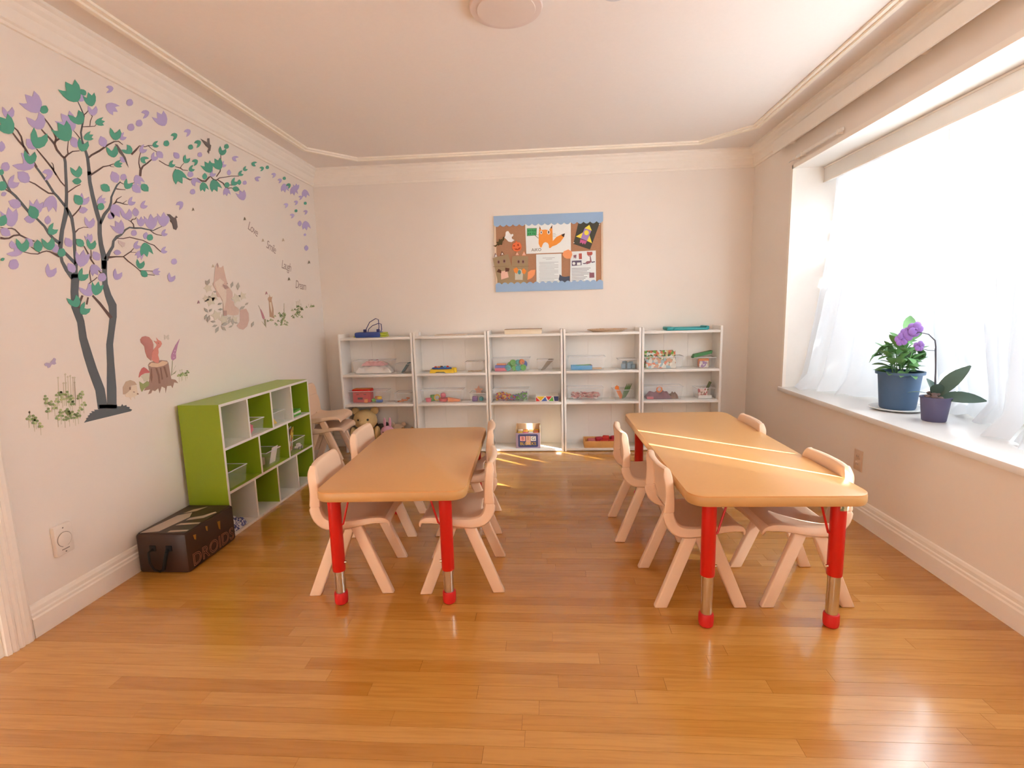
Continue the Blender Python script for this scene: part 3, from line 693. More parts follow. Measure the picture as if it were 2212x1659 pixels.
plush('small dark headed plush toy beside the cream bear', (shelf_x(823, 930, 4.36), 4.378, Z0), .80, mat('dark_fur', (96, 84, 72), .95, var=.2, scale=90), muzzle=WHC)
plush('pink long eared plush bunny on the first bookcase', (shelf_x(838, 935, 4.285), 4.285, Z0), .80, mat('pink_fur', (220, 168, 190), .95, var=.1, scale=90), long_ear=True)
plush('small cream plush lamb next to the pink bunny', (shelf_x(856, 935, 4.30), 4.372, Z0), .80, mat('lamb_fur', (222, 200, 176), .95, var=.2, scale=90))
plush('small tan plush puppy near the first bookcase divider', (shelf_x(880, 930, 4.32), 4.33, Z0), .66, mat('tan_fur', (176, 130, 84), .95, var=.2, scale=90), muzzle=EYE)

# bookcase 2
ab = thing('activity_board', 'yellow and blue toy activity board on the second bookcase', 'toy', (shelf_x(956, 805, 4.29), 4.315, Z2))
MB().prism([(-.105, 0), (-.06, 0), (-.045, .010), (.02, .010), (.035, 0), (.105, 0), (.10, .030), (-.10, .030)], lambda a, b, d: (a, d, b), -.055, .055).build('base', YE, ab)
MB().lathe([(0, .030), (.052, .030), (.056, .036), (.05, .043), (0, .045)], 28, M=Matrix.Diagonal((1.6, .9, 1, 1)) @ Matrix.Translation((-.006, 0, 0))).build('blue_panel', BL, ab)
MB().lathe([(0, .0), (.022, .0), (.022, .036), (.018, .040), (0, .040)], 20, (.10, -.01, 0)).build('side_cup', YE, ab)
for k, (x, y, m_) in enumerate([(-.06, -.02, RD), (-.045, .0, PW), (-.03, -.025, OR), (-.01, .005, NV), (.02, -.015, LB), (.04, .01, RD), (-.02, .022, YE)]): MB().lathe([(0, .043), (.010, .043), (.010, .052), (.006, .055), (0, .055)], 12, (x, y, 0)).build('knob', m_, ab)
(xa, xb), (ya, yb), z = clear_bin('small clear bin of tan chips on the second bookcase', 1004, 1043, 782, Z2, tap=.008)
for k in range(6): toy('wood_chip', 'flat tan wooden chip in the small second bookcase bin', 'toy piece', disc(.014, .006), TAN, (xa + .02 + .018 * k, ya + .025 + .02 * (k % 2), z), 0, 'tan chips')
(xa, xb), (ya, yb), z = clear_bin('long clear bin of pink toy dishes on the second bookcase', 907, 998, 843, Z3)
def cup(r, h): return MB().lathe([(0, 0), (r * .75, 0), (r, h), (r * .9, h), (r * .68, h * .12), (0, h * .12)], 18)
g2 = 'toy dishes in the second bookcase bin'
toy('toy_cup', 'pink toy cup lying near the bin end on the second bookcase', 'toy cup', cup(.028, .03), PK, (xa + .045, ya + .03, z), 0, g2)
toy('toy_ball', 'pink toy ball stacked among the toy dishes', 'ball', MB().blob((0, 0, .024), .024, 14, 10), PK, (xa + .175, ya + .035, z + .03), 0, g2)
toy('toy_plate', 'deep pink toy plate under the pink ball', 'toy plate', cup(.045, .028), RD, (xa + .175, ya + .045, z), 0, g2)
toy('ring_toy', 'yellow ring toy standing in the second bookcase bin', 'ring', MB().tube([(.024 * math.cos(a), 0, .03 + .024 * math.sin(a)) for a in [2 * PI * k / 20 for k in range(21)]], .006, 8), YE, (xa + .115, ya + .06, z), .2, g2)
toy('orange_wedge', 'orange wedge block lying beside the pink toy plate', 'block', MB().prism([(-.055, 0), (.05, 0), (.05, .018), (-.055, .036)], lambda a, b, d: (a, d, b), -.018, .018), OR, (xb - .062, ya + .03, z), 0, g2)
toy('glass_jar', 'small clear jar with green lid in the second bookcase bin', 'jar', MB().lathe([(0, 0), (.02, 0), (.022, .004), (.022, .05), (0, .052)], 16), GR, (xa + .072, ya + .075, z), 0, g2)
(xa, xb), (ya, yb), z = clear_bin('small clear bin with pink paper star on the second bookcase', 1014, 1047, 849, Z3, tap=.006)
toy('purple_block', 'purple block in the small second bookcase bin', 'block', bx(.045, .05, .042, .006), PU, (xa + .03, ya + .04, z)); toy('teal_ball', 'teal ball in the small second bookcase bin', 'ball', MB().blob((0, 0, .021), .021, 14, 10), TE, (xb - .026, ya + .028, z))
toy('paper_star', 'pale pink paper star sticking out of the small bin', 'paper shape', star(.042, .003), C_('palepink', (228, 176, 152), .7), ((xa + xb) / 2, yb - .03, z + .043))

# bookcase 3
(xa, xb), (ya, yb), z = clear_bin('long clear bin of colourful wheel toys on the third bookcase', 1062, 1144, 774, Z2)
g3 = 'wheel toys in the third bookcase bin'
toy('red_bar_block', 'long red bar block in the wheel toy bin', 'block', bx(.105, .05, .026), PK, (xa + .058, ya + .032, z), 0, g3); toy('blue_bar_block', 'long violet bar block on the red bar block', 'block', bx(.10, .045, .022), C_('violet', (92, 84, 170)), (xa + .056, ya + .033, z + .0265), .04, g3); toy('orange_bar_block', 'orange bar block on top of the violet bar', 'block', bx(.08, .03, .012), OR, (xa + .06, ya + .05, z + .049), -.05, g3)
for k, (x, y, zz, m_, r) in enumerate([(.118, .018, 0, TE, .026), (.172, .018, 0, GR, .022), (.205, .02, 0, TE, .024), (.248, .03, 0, GR, .026), (.16, .045, .04, GR, .027), (.205, .05, .044, TE, .024), (.235, .05, .048, OR, .024), (.135, .06, .02, GR, .026), (.255, .07, .02, BL, .03)]):
    toy('spinning_gear_toy', '%s toy wheel among the colourful wheels' % {TE: 'teal', GR: 'lime green', OR: 'orange', BL: 'blue'}[m_], 'wheel', disc_up(r, .022), m_, (min(xa + x, xb - r), ya + y, z + zz), .1 * k, g3)
(xa, xb), (ya, yb), z = clear_bin('small clear bin of craft sticks on the third bookcase', 1160, 1195, 778, Z2, tap=.010)
for k in range(8): toy('craft_stick', 'thin grey craft stick leaning in the small third bookcase bin', 'stick', MB().box(-.004, .004, -.001, .001, 0, .115), C_('weathered', (150, 132, 112), .8), (xa + .02 + .004 * k, ya + .02 + .011 * k, z), rot=(0, .62 + .02 * k, .1 * (k % 3)), group='craft sticks')
(xa, xb), (ya, yb), z = clear_bin('long clear bin of small bright beads on the third bookcase', 1064, 1143, 841, Z3)
bd = MB(); rn = random.Random(14); cm = [YE, OR, RD, PU, GR, BL]
for k in range(420):
    x = rn.uniform(xa + .008, xb - .008); yq = rn.uniform(ya + .008, yb - .008); f = (x - xa) / (xb - xa); zz = z + .008 + rn.random() * (.045 + .012 * math.sin(9 * f))
    bd.cur = rn.choice([0, 0, 1, 1, 2, 3] if f < .45 else ([3, 5, 4, 2] if f < .65 else [4, 4, 4, 4, 3]))
    bd.blob((x, yq, zz), (.0075, .0075, .0065), 6, 4)
bd.build('bead_pile', cm, label='heap of small multicoloured beads in the third bookcase bin', cat='beads', kind='stuff')
tbx = thing('pattern_box', 'open card box with coloured triangles on the third bookcase', 'box', (shelf_x(1182, 868, 4.26), 4.325, Z3))
wb = .098
MB().box(-wb, wb, -.065, .06, 0, .003).box(-wb, wb, .057, .06, .003, .052).box(-wb, -wb + .003, -.065, .057, .003, .052).box(wb - .003, wb, -.065, .057, .003, .052).box(-wb + .003, wb - .003, -.065, -.062, .003, .047).build('carton', PW, tbx)
for k, (poly, m_) in enumerate([([(-.094, .004), (-.094, .04), (-.06, .004)], RD), ([(-.09, .044), (-.02, .044), (-.055, .008)], YE), ([(-.05, .004), (-.015, .04), (.0, .004)], BL), ([(-.01, .044), (.04, .044), (.012, .01)], RD), ([(.012, .004), (.045, .042), (.055, .004)], GR), ([(.055, .044), (.095, .044), (.095, .004), (.062, .004)], NV)]): MB().prism(poly, lambda a, b, d: (a, -.065 - d, b), 0, .0008).build('printed_triangle', m_, tbx)
# alphabet blocks box at the bottom
bb = thing('blocks_box', 'open box of alphabet blocks lettered BIG BLOCKS', 'box', (shelf_x(1141, 968, 4.245), 4.245, Z0))
W2, H2, D2 = .105, .135, .155
PUR = mat('box_mauve', (170, 150, 170), .5); BXB = mat('box_blue', (72, 78, 122), .5, var=.1); BXW = mat('box_wood', (226, 196, 156), .6)
MB().box(-W2, W2, 0, .004, 0, H2, .001).build('front_wall', PUR, bb); MB().box(-W2, W2, D2 - .004, D2, 0, H2 + .05, .001).build('back_wall', BXW, bb)
for s in (-1, 1):
    MB().prism([(.004, 0), (D2 - .004, 0), (D2 - .004, H2 + .05), (.02, H2 + .03), (.004, H2)], lambda a, b, d, s=s: (s * (W2 - d), a, b), 0, .004).build('side_wall', BXW, bb)
MB().box(-W2 + .004, W2 - .004, .004, D2 - .004, 0, .004).build('bottom', BXW, bb)
p = MB().prism([(-.085, .018), (-.077, .010), (.077, .010), (.085, .018), (.085, .115), (.077, .123), (-.077, .123), (-.085, .115)], lambda a, b, d: (a, -d, b), 0, .0008); p.build('label_panel', BXB, bb)
for s, m_, ch, mc in ((-1, C_('blockpink', (238, 176, 170)), 'B', C_('letterred', (150, 50, 52))), (1, PW, 'G', C_('lettergreen', (60, 90, 66)))):
    q = MB().box(s * .046 - .022, s * .046 + .022, -.0016, -.0008, .064, .106).build('letter_tile', m_, bb)
    l = MB(); put_text(l, ch, .042, lambda x, y, zq, s=s: Vector((s * .046 + x, -.0018, .085 + y))); l.build('letter', mc, q)
q = MB().box(-.018, .022, -.0016, -.0008, .030, .108).build('picture_strip', C_('stripskin', (222, 180, 160)), bb)
l = MB(); put_text(l, 'I', .05, lambda x, y, zq: Vector((x, -.0022, .088 + y))); l.build('letter', C_('letterbrown', (160, 110, 90)), q)
l = MB(); put_text(l, 'BLOCKS', .036, lambda x, y, zq: Vector((x * 1.05, -.0024, .040 + y))); l.build('lettering', YE, bb)
rn = random.Random(4); gk = 'alphabet blocks in the box'
for k in range(12):
    i_, j_ = k % 4, k // 4; m_ = (YE, PK, PW, OR, TAN, YE)[k % 6]
    toy('alphabet_block', '%s wooden alphabet block heaped in the box' % {YE: 'yellow', PK: 'pink', PW: 'white', OR: 'orange', TAN: 'tan'}[m_], 'block', bx(.04, .04, .04, .003), m_, (bb.location.x - .069 + .046 * i_, 4.245 + .03 + .044 * j_, Z0 + .0955), rn.uniform(-.12, .12), gk)
MB().box(-W2 + .005, W2 - .005, .005, D2 - .005, .005, .095).build('inner_filler', BXW, bb)

# bookcase 4
(xa, xb), (ya, yb), z = clear_bin('long clear bin with a blue tray of crayons on the fourth bookcase', 1228, 1308, 771, Z2)
bt = thing('blue_pencil_tray', 'blue plastic tray holding crayons on the fourth bookcase', 'tray', (xa + .095, (ya + yb) / 2 - .01, z))
MB().box(-.088, .088, -.045, .045, 0, .004).box(-.088, .088, -.045, -.041, .004, .034, .0015).box(-.088, .088, .041, .045, .004, .034, .0015).box(-.088, -.084, -.041, .041, .004, .034, .0015).box(.084, .088, -.041, .041, .004, .034, .0015).build('body', LB, bt)
for k, m_ in enumerate([RD, YE, PW, TE, OR, YE, PU, GR, PW, RD]):
    toy('crayon', '%s crayon lying in the blue tray' % {RD: 'red', YE: 'yellow', PW: 'white', TE: 'teal', OR: 'orange', PU: 'purple', GR: 'green'}[m_], 'crayon', stick(.13, .0048), m_, (bt.location.x - .07 + .004 * k, ya + .02 + .008 * k, z + .012 + .003 * (k % 4) + .006), rot=(0, PI / 2 - .06, .12 * (k % 3) - .1), group='crayons in the blue tray')
for k in range(4): toy('wood_rod', 'pale wooden rod lying beside the blue tray', 'rod', stick(.085, .004, .012), TAN, (xb - .095, ya + .02 + .02 * k, z + .0045), rot=(0, PI / 2, .05 * k), group='pale wooden rods')
(xa, xb), (ya, yb), z = clear_bin('small clear bin of blue-grey blocks on the fourth bookcase', 1337, 1377, 776, Z2, tap=.008)
SLATE = C_('slate', (118, 146, 160))
for k, (x, y, h) in enumerate([(.03, .03, .045), (.075, .035, .05), (.11, .03, .038), (.05, .08, .06), (.10, .08, .055)]): toy('slate_block', 'blue-grey rounded block in the small fourth bookcase bin', 'block', bx(.036, .036, h, .008), SLATE, (xa + x, ya + y, z), .2 * k, 'blue-grey blocks')
(xa, xb), (ya, yb), z = clear_bin('long clear bin of pink and maroon links on the fourth bookcase', 1226, 1304, 838, Z3)
lk = MB(); rn = random.Random(21)
for k in range(120):
    lk.cur = rn.choice([0, 0, 1, 2]); c = Vector((rn.uniform(xa + .02, xb - .02), rn.uniform(ya + .02, yb - .02), z + .012 + rn.random() * .045)); a0 = rn.uniform(0, 6.28); tl = rn.uniform(-.6, .6)
    lk.tube([c + Vector((.012 * math.cos(q + a0), .009 * math.sin(q + a0), .008 * math.sin(q) * tl)) for q in [2 * PI * j / 8 for j in range(9)]], .003, 5)
lk.build('link_pile', [C_('linkpink', (222, 150, 140)), C_('linkmaroon', (140, 70, 74)), C_('linkwhite', (232, 206, 196))], label='heap of pink and maroon plastic links in the fourth bookcase bin', cat='links', kind='stuff')
(xa, xb), (ya, yb), z = clear_bin('small clear bin of orange and green picks on the fourth bookcase', 1326, 1366, 842, Z3, tap=.014)
for k in range(3): toy('orange_pick', 'orange plastic pick leaning in the small fourth bookcase bin', 'pick', stick(.085, .006, .008), OR, (xa + .045 + .012 * k, ya + .02 + .02 * k, z + .004), rot=(-.15, -.42, 0), group='orange picks')
for k in range(4): toy('green_pick', 'green pointed pick rising from the small fourth bookcase bin', 'pick', MB().tube([(0, 0, 0), (0, 0, .07), (0, 0, .135)], [.005, .009, .001], 8), C_('leafgreen', (84, 118, 60)), (xa + .06 + .01 * k, ya + .03 + .018 * k, z + .004), rot=(0, .30 + .05 * k, 0), group='green picks')
toy('orange_shape', 'orange fish shaped piece on the rim of the small fourth bookcase bin', 'toy piece', star(.022, .008, 6, .7), OR, (xa + .018, ya + .06, z + .07), .3)
wtray = thing('wooden_tray', 'wooden tray of red pieces on the bottom of the fourth bookcase', 'tray', (shelf_x(1302, 970, 4.24), 4.325, Z0))
WOOD = mat('pine_tray', (226, 170, 100), .5, var=.12, scale=20)
MB().box(-.155, .155, -.085, .085, 0, .006).build('base', WOOD, wtray)
for (x0, x1, y0, y1) in ((-.155, .155, -.085, -.077), (-.155, .155, .077, .085), (-.155, -.147, -.077, .077), (.147, .155, -.077, .077)): MB().box(x0, x1, y0, y1, .006, .058, .0015).build('side', WOOD, wtray)
wx = wtray.location.x
for k, (x, y, zz, l, w_, h, m_) in enumerate([(.02, -.03, 0, .07, .05, .05, RD), (.085, -.01, 0, .06, .06, .045, RD), (-.02, .03, 0, .06, .05, .06, C_('crimson', (190, 40, 60))), (.04, .035, .0, .06, .05, .07, RD), (-.085, .04, 0, .07, .05, .045, C_('rose', (204, 110, 108))), (.105, .05, 0, .05, .04, .065, C_('crimson', (190, 40, 60)))]): toy('red_block', {RD: 'bright red shaped block heaped in the wooden tray', MATS.get('toy_crimson'): 'crimson shaped block heaped in the wooden tray', MATS.get('toy_rose'): 'rose pink shaped block heaped in the wooden tray'}[m_], 'block', bx(l, w_, h, .01), m_, (wx + x, 4.325 + y, Z0 + .0065 + zz), .3 * (k % 3) - .2, 'red blocks in the wooden tray')
for k, x in enumerate((-.125, -.075)): toy('toy_bowl', 'white toy bowl beside the red blocks in the wooden tray', 'bowl', cup(.024, .03), PW if k == 0 else PK, (wx + x, 4.325 - .045, Z0 + .0065), 0, 'bowls in the wooden tray')

# bookcase 5
(xa, xb), (ya, yb), z = clear_bin('long clear bin of picture puzzles on the fifth bookcase', 1392, 1477, 770, Z2)
PZ = mat_print('puzzle_cover', [(70, 116, 70), (214, 196, 140), (150, 90, 60), (226, 226, 214), (110, 160, 60), (214, 120, 80)], 55); PZ2 = mat_print('storybook_cover', [(214, 210, 196), (150, 176, 186), (206, 150, 116), (232, 226, 210), (224, 120, 80), (120, 150, 90)], 42); KR = mat('kraft_board', (206, 166, 110), .7)
def stand_book(name, label, loc, l, h, th, cover, lean=0.0, rz=0.0, grp=None):
    t = thing(name, label, 'book', loc, rz, grp); q = MB().box(-l / 2, l / 2, 0, th, 0, h, .0008).build('pages', PW if cover != PZ else KR, t); MB().box(-l / 2 - .001, l / 2 + .001, -.0016, 0, -.0, h + .001).build('cover', cover, t); t.rotation_euler = (-lean, 0, rz); return t
stand_book('puzzle_board', 'large framed picture puzzle standing in the fifth bookcase bin', ((xa + xb) / 2 - .012, yb - .028, z + .001), xb - xa - .03, .142, .012, PZ, .06)
stand_book('picture_book', 'picture book with round orange motif at the bin front', ((xa + xb) / 2 - .018, ya + .006, z + .001), xb - xa - .05, .088, .010, PZ2, .05)
toy('green_card', 'bright green patterned card beside the picture book', 'card', MB().box(-.025, .025, 0, .002, 0, .10), mat_print('green_card', [(150, 186, 70), (206, 200, 90), (90, 130, 60)], 60), (xa + .04, ya + .032, z))
(xa, xb), (ya, yb), z = clear_bin('small clear bin with a green pouch on the fifth bookcase', 1504, 1547, 772, Z2, tap=.012)
toy('green_pouch', 'green zipped pouch lying across the small fifth bookcase bin', 'pouch', MB().prism([(-.085, 0), (.07, .035), (.075, .06), (-.07, .03)], lambda a, b, d: (a, d, b), -.03, .03), C_('poucheen', (72, 140, 84)), ((xa + xb) / 2 - .01, ya + .06, z + .078))
toy('orange_purse', 'orange purse in the small fifth bookcase bin', 'purse', bx(.09, .04, .072, .012), OR, ((xa + xb) / 2, ya + .06, z)); toy('purple_label_card', 'card with purple print at the front of the small fifth bookcase bin', 'card', MB().box(-.045, .03, 0, .0015, 0, .055), mat_print('purple_print', [(214, 200, 186), (150, 110, 160), (226, 220, 208), (200, 180, 150)], 60), ((xa + xb) / 2, ya + .012, z))
(xa, xb), (ya, yb), z = clear_bin('long clear bin of plum fabric scraps on the fifth bookcase', 1391, 1476, 835, Z3)
PLUM = mat('plum_fabric', (126, 78, 92), .85, var=.2, scale=40)
toy('plum_cloth', 'crumpled plum fabric in the fifth bookcase bin', 'cloth', cloth((xb - xa) * .72, yb - ya, .062, 6), PLUM, (xa + (xb - xa) * .40, (ya + yb) / 2, z)); toy('pink_fold', 'folded pink fabric under the plum cloth front', 'cloth', bx(.055, .02, .022, .004), C_('plumpink', (196, 110, 118)), (xa + .04, ya + .006, z)); toy('orange_ring', 'orange felt ring on the plum fabric', 'ring', MB().tube([(.022 * math.cos(a), 0, .026 + .022 * math.sin(a)) for a in [2 * PI * k / 18 for k in range(19)]], .006, 8), OR, (xa + .115, ya + .0, z + .056), .2); toy('brown_cloth', 'striped brown cloth at the end of the fifth bookcase bin', 'cloth', cloth(.07, yb - ya - .01, .045, 8), BR, (xa + (xb - xa) * .83, (ya + yb) / 2, z))
(xa, xb), (ya, yb), z = clear_bin('small clear bin of little picture books on the fifth bookcase', 1506, 1545, 838, Z3, tap=.008)
PZ3 = mat_print('red_storybook', [(176, 80, 84), (226, 200, 190), (150, 120, 90), (232, 224, 214)], 60)
for k in range(2): toy('flat_book', 'small white picture book lying flat in the fifth bookcase bin', 'book', MB().box(-.055, .055, -.05, .05, 0, .012, .001), PW, ((xa + xb) / 2, (ya + yb) / 2, z + .0125 * k), .03 * k, 'flat little books')
stand_book('little_book', 'little red picture book leaning in the fifth bookcase bin', ((xa + xb) / 2 - .02, ya + .012, z + .026), .075, .062, .008, PZ3, .2); toy('green_book', 'thin green booklet rising from the small fifth bookcase bin', 'book', MB().box(-.002, .002, -.03, .03, 0, .115), C_('olivebook', (110, 122, 74)), (xb - .05, ya + .07, z + .026), rot=(0, .42, 0))

# ------------------------------------------------------------------ inside the green cubby
def cub_bin(label, k, n, zi, w_=.15, h=.085, off=0.0):
    yc = GY0 + (k + .5) * L_ / n + off; z = GZ[zi] + T_
    t = thing('cubby_bin', label, 'bin', (GX0 + .125, yc, z + .0005), PI / 2, 'clear bins in the green cubby')
    a, b, tap, th = w_ / 2, .085, .008, .0018
    def rect(i, zz): return [(-a + i, -b + i, zz), (a - i, -b + i, zz), (a - i, b - i, zz), (-a + i, b - i, zz)]
    L = [rect(tap, 0), rect(0, h - .004), rect(th, h - .004), rect(tap + th, th)]; vs = [p for r in L for p in r]; fs = [(3, 2, 1, 0), (12, 13, 14, 15)]
    for i in range(3):
        for q in range(4): fs.append((i * 4 + q, i * 4 + (q + 1) % 4, (i + 1) * 4 + (q + 1) % 4, (i + 1) * 4 + q))
    MB().add(vs, fs).build('body', CLEAR, t); r = MB()
    for (x0, x1, y0, y1) in ((-a - .003, a + .003, -b - .003, -b + .002), (-a - .003, a + .003, b - .002, b + .003), (-a - .003, -a + .002, -b, b), (a - .002, a + .003, -b, b)): r.box(x0, x1, y0, y1, h - .005, h, .0012)
    r.build('rim', CLEARR, t); return GX0 + .125, yc, z + .003
x, y, z = cub_bin('clear bin with a pink flower in the top row of the green cubby', 1, 4, 2, off=-.02); toy('felt_flower', 'pink felt flower in the green cubby bin', 'flower', star(.032, .02, 6, .7), PK, (x + .05, y - .03, z), PI / 2)
x, y, z = cub_bin('clear bin with yellow wedge in the top row of the green cubby', 2, 4, 2, off=-.02); toy('yellow_wedge', 'yellow wedge block in the green cubby bin', 'block', MB().prism([(-.035, 0), (.035, 0), (-.03, .06)], lambda a, b, d: (d, a, b), -.02, .02), YE, (x + .04, y - .02, z))
z = GZ[2] + T_; yc = GY0 + 3.45 * L_ / 4
for k, m_ in enumerate((GR, PW, GR)): toy('craft_book', '%s book of the flat pile in the green cubby' % ('white' if m_ is PW else ('upper green' if k else 'lower green')), 'book', MB().box(-.07, .07, -.055, .055, 0, .014, .001), m_, (GX0 + .13, yc, z + .0146 * k), .06 * k)
cub_bin('empty clear bin in the middle row of the green cubby', 0, 3, 1, .17, .10, -.04)
x, y, z = cub_bin('clear bin with white paper in the middle row of the green cubby', 1, 3, 1, .17, .10, .0); o = toy('white_paper', 'white paper sheet leaning out of the green cubby bin', 'paper', MB().box(-.001, .001, -.035, .035, 0, .11), PW, (x + .05, y + .035, z + .002), rot=(0, .25, 0))
toy('brown_block', 'brown block beside the white paper in the green cubby bin', 'block', bx(.05, .06, .05, .006), mat('mauve_block', (176, 140, 120), .6), (x, y - .03, z))
x, y, z = cub_bin('clear bin of magazines and a toy car in the green cubby', 2, 3, 1, .19, .09, -.01)
MG = mat_print('magazine_cover', [(224, 220, 214), (206, 120, 50), (120, 70, 50), (236, 232, 226), (228, 196, 90)], 26)
for k in range(3): toy('magazine', 'printed magazine standing in the green cubby bin', 'magazine', MB().box(-.002, .002, -.05, .05, 0, .165), (MG, PW, mat('yellow_cover', (226, 190, 80), .5))[k], (x + .035 - .022 * k, y - .02 + .01 * k, z + .002), rot=(0, .12, .3), group='magazines in the cubby bin')
tcar = thing('toy_car', 'small white toy car with round wheels in the green cubby bin', 'toy car', (x + .06, y + .04, z), PI / 2)
MB().box(-.03, .03, -.014, .014, .010, .026, .005).box(-.015, .018, -.012, .012, .026, .040, .005).build('body', PW, tcar)
for xx in (-.018, .018):
    for yy in (-.017, .017): MB().lathe([(0, -.004), (.011, -.004), (.011, .004), (0, .004)], 14, M=Matrix.Translation((xx, yy, .011)) @ Matrix.Rotation(PI / 2, 4, 'X')).build('wheel', GY, tcar)
toy('patterned_cloth', 'blue and white patterned cloth in the bottom row of the green cubby', 'cloth', cloth(.17, .13, .06, 12), mat_print('blue_pattern', [(60, 70, 130), (226, 226, 230), (90, 100, 160), (206, 206, 216)], 110), (GX0 + .13, GY0 + .10, T_ + .001))
# ------------------------------------------------------------------ notice board and what is pinned to it
BY = YB - .001
def bp(x, y, off=0.0):
    """traced board detail (scaled 8.193 from 1050, 450) to its place on the board face"""
    return at(1050 + x / 8.193, 450 + y / 8.193, 1, YB - .022)
BX0, BX1, BZ0, BZ1 = -.440, .478, 1.366, 1.992
nb = thing('notice_board', 'brown cork notice board with scalloped blue borders', 'notice board', (BX0, YB, BZ0))
bw_, bh_ = BX1 - BX0, BZ1 - BZ0
CORK = mat('cork', print_ink((172, 122, 90)), .85, var=.12, scale=120); BFR = mat('board_frame', (230, 206, 180), .6); BBL = mat('blue_border_paper', print_ink((152, 172, 196)), .75, var=.05, scale=8)
MB().box(.012, bw_ - .012, -.014, -.001, .012, bh_ - .012).build('cork_panel', CORK, nb)
for (x0, x1, z0, z1) in ((0, bw_, 0, .014), (0, bw_, bh_ - .014, bh_), (0, .016, .014, bh_ - .014), (bw_ - .016, bw_, .014, bh_ - .014)): MB().box(x0, x1, -.020, -.001, z0, z1, .001).build('frame_rail', BFR, nb)
def scallop(z0, z1, up):
    n = 17; pts = []
    for k in range(n * 6 + 1):
        x = bw_ * k / (n * 6); a = abs(math.sin(PI * k / 6)) * .016; pts.append((x, (z1 if up else z0) + (a if up else -a)))
    return pts + ([(bw_, z0), (0, z0)] if up else [(bw_, z1), (0, z1)])
MB().prism(scallop(-.004, .060, True), lambda a, b, d: (a, d, b), -.0225, -.0212).build('blue_border', BBL, nb)
MB().prism(scallop(bh_ - .070, bh_ + .004, False), lambda a, b, d: (a, d, b), -.0225, -.0212).build('blue_border', BBL, nb)
def pin_poly(mb, pts, y): return mb.prism(pts, lambda a, b, d: (lambda p: Vector((p.x, d, p.z)))(bp(a, b)), y, y - .0008)
def pinned(name, label, cat, pts, m_, y=None):
    y = YB - .0165 if y is None else y; c = bp(sum(p[0] for p in pts) / len(pts), max(p[1] for p in pts))
    t = thing(name, label, cat, (c.x, y, c.z))
    def sub(nm, ps, mm, dy=0.0, th=.0008):
        return MB().prism(ps, lambda a, b, d: (lambda p: Vector((p.x - c.x, d, p.z - c.z)))(bp(a, b)), -dy, -dy - th).build(nm, mm, t)
    sub('sheet', pts, m_); t_sub[t.name] = sub
    return t, sub, c, y
t_sub = {}
PAP = mat('drawing_paper', print_ink((232, 224, 216)), .8, var=.02); PRT = mat('printer_paper', print_ink((226, 222, 224)), .8, var=.02); GRYT = mat('grey_print', print_ink((150, 144, 150)), .8); FOX = mat('orange_paint', print_ink((236, 142, 54)), .7, var=.08, scale=30); FOXT = mat('dark_paint', print_ink((74, 54, 44)), .8)
GSG = mat('green_paint', print_ink((74, 160, 96)), .75, var=.12, scale=60); BAGK = mat('paper_bag', print_ink((160, 132, 98)), .85, var=.08, scale=30); BAGD = mat('bag_fold', print_ink((140, 112, 82)), .85); BLKP = mat('black_card', print_ink((72, 68, 58)), .8); YCR = mat('yellow_card', print_ink((236, 210, 76)), .75); PUC = mat('purple_card', print_ink((166, 130, 180)), .75); MGC = mat('magenta_card', print_ink((196, 96, 140)), .75); OGC = mat('orange_card', print_ink((240, 150, 96)), .75); NVC = mat('navy_card', print_ink((74, 78, 92)), .75); PKC = mat('peach_card', print_ink((228, 178, 156)), .75); BRC = mat('brown_card', print_ink((98, 56, 40)), .8); WHP = mat('white_card', print_ink((240, 232, 228)), .8)
# fox painting
t, sub, c, y = pinned('fox_painting', 'white paper with a painted orange fox holding a green sign', 'painting', [(690, 250), (1500, 222), (1503, 775), (712, 805)], PAP)
K = lambda pts: [((x - 0) / 2.7 + 655, (yq) / 2.7 + 245) for x, yq in pts]   # finer trace of the fox
sub('fox_body', K([(785, 180), (870, 370), (1060, 350), (1240, 380), (1390, 130), (1410, 560), (1420, 900), (1600, 700), (1850, 580), (2000, 530), (1960, 700), (1780, 950), (1580, 1090), (1400, 1150), (1290, 1240), (1240, 1220), (1230, 1080), (1170, 990), (1070, 950), (980, 990), (930, 1080), (880, 1210), (820, 1200), (745, 1030), (745, 600)]), FOX, .0008)
for ps in ([(785, 180), (790, 320), (845, 310)], [(1390, 130), (1300, 280), (1385, 290)], [(2000, 530), (1850, 580), (1840, 640), (1930, 705), (1965, 680)]): sub('dark_tip', K(ps), FOXT, .0016)
def oval(cx, cy, rx, ry, n=14): return [(cx + rx * math.cos(2 * PI * k / n), cy + ry * math.sin(2 * PI * k / n)) for k in range(n)]
for cx, cy, rx, ry in ((865, 485, 60, 90), (1222, 475, 75, 110)): sub('eye_white', K(oval(cx, cy, rx, ry)), WHP, .0016); sub('pupil', K(oval(cx, cy, rx * .42, ry * .62)), FOXT, .0024)
sub('sign_outline', K([(180, 290), (655, 280), (640, 625), (180, 660)]), mat('sign_edge', (90, 110, 70), .8), .0008); sub('green_sign', K([(195, 305), (635, 297), (622, 612), (195, 640)]), GSG, .0016)
dg = mat('dark_green_marks', (40, 104, 60), .8)
for a, b, cw in ((230, 380, 40), (320, 370, 36), (420, 365, 40), (500, 380, 34), (570, 370, 30), (240, 530, 36), (330, 520, 40), (460, 500, 36), (540, 520, 30)): sub('sign_mark', K([(a, b), (a + cw, b - 10), (a + cw * .7, b + 70), (a - 8, b + 60)]), dg, .0024, .0005)
sub('sign_stick', K([(545, 620), (575, 615), (745, 765), (725, 775)]), FOXT, .0016)
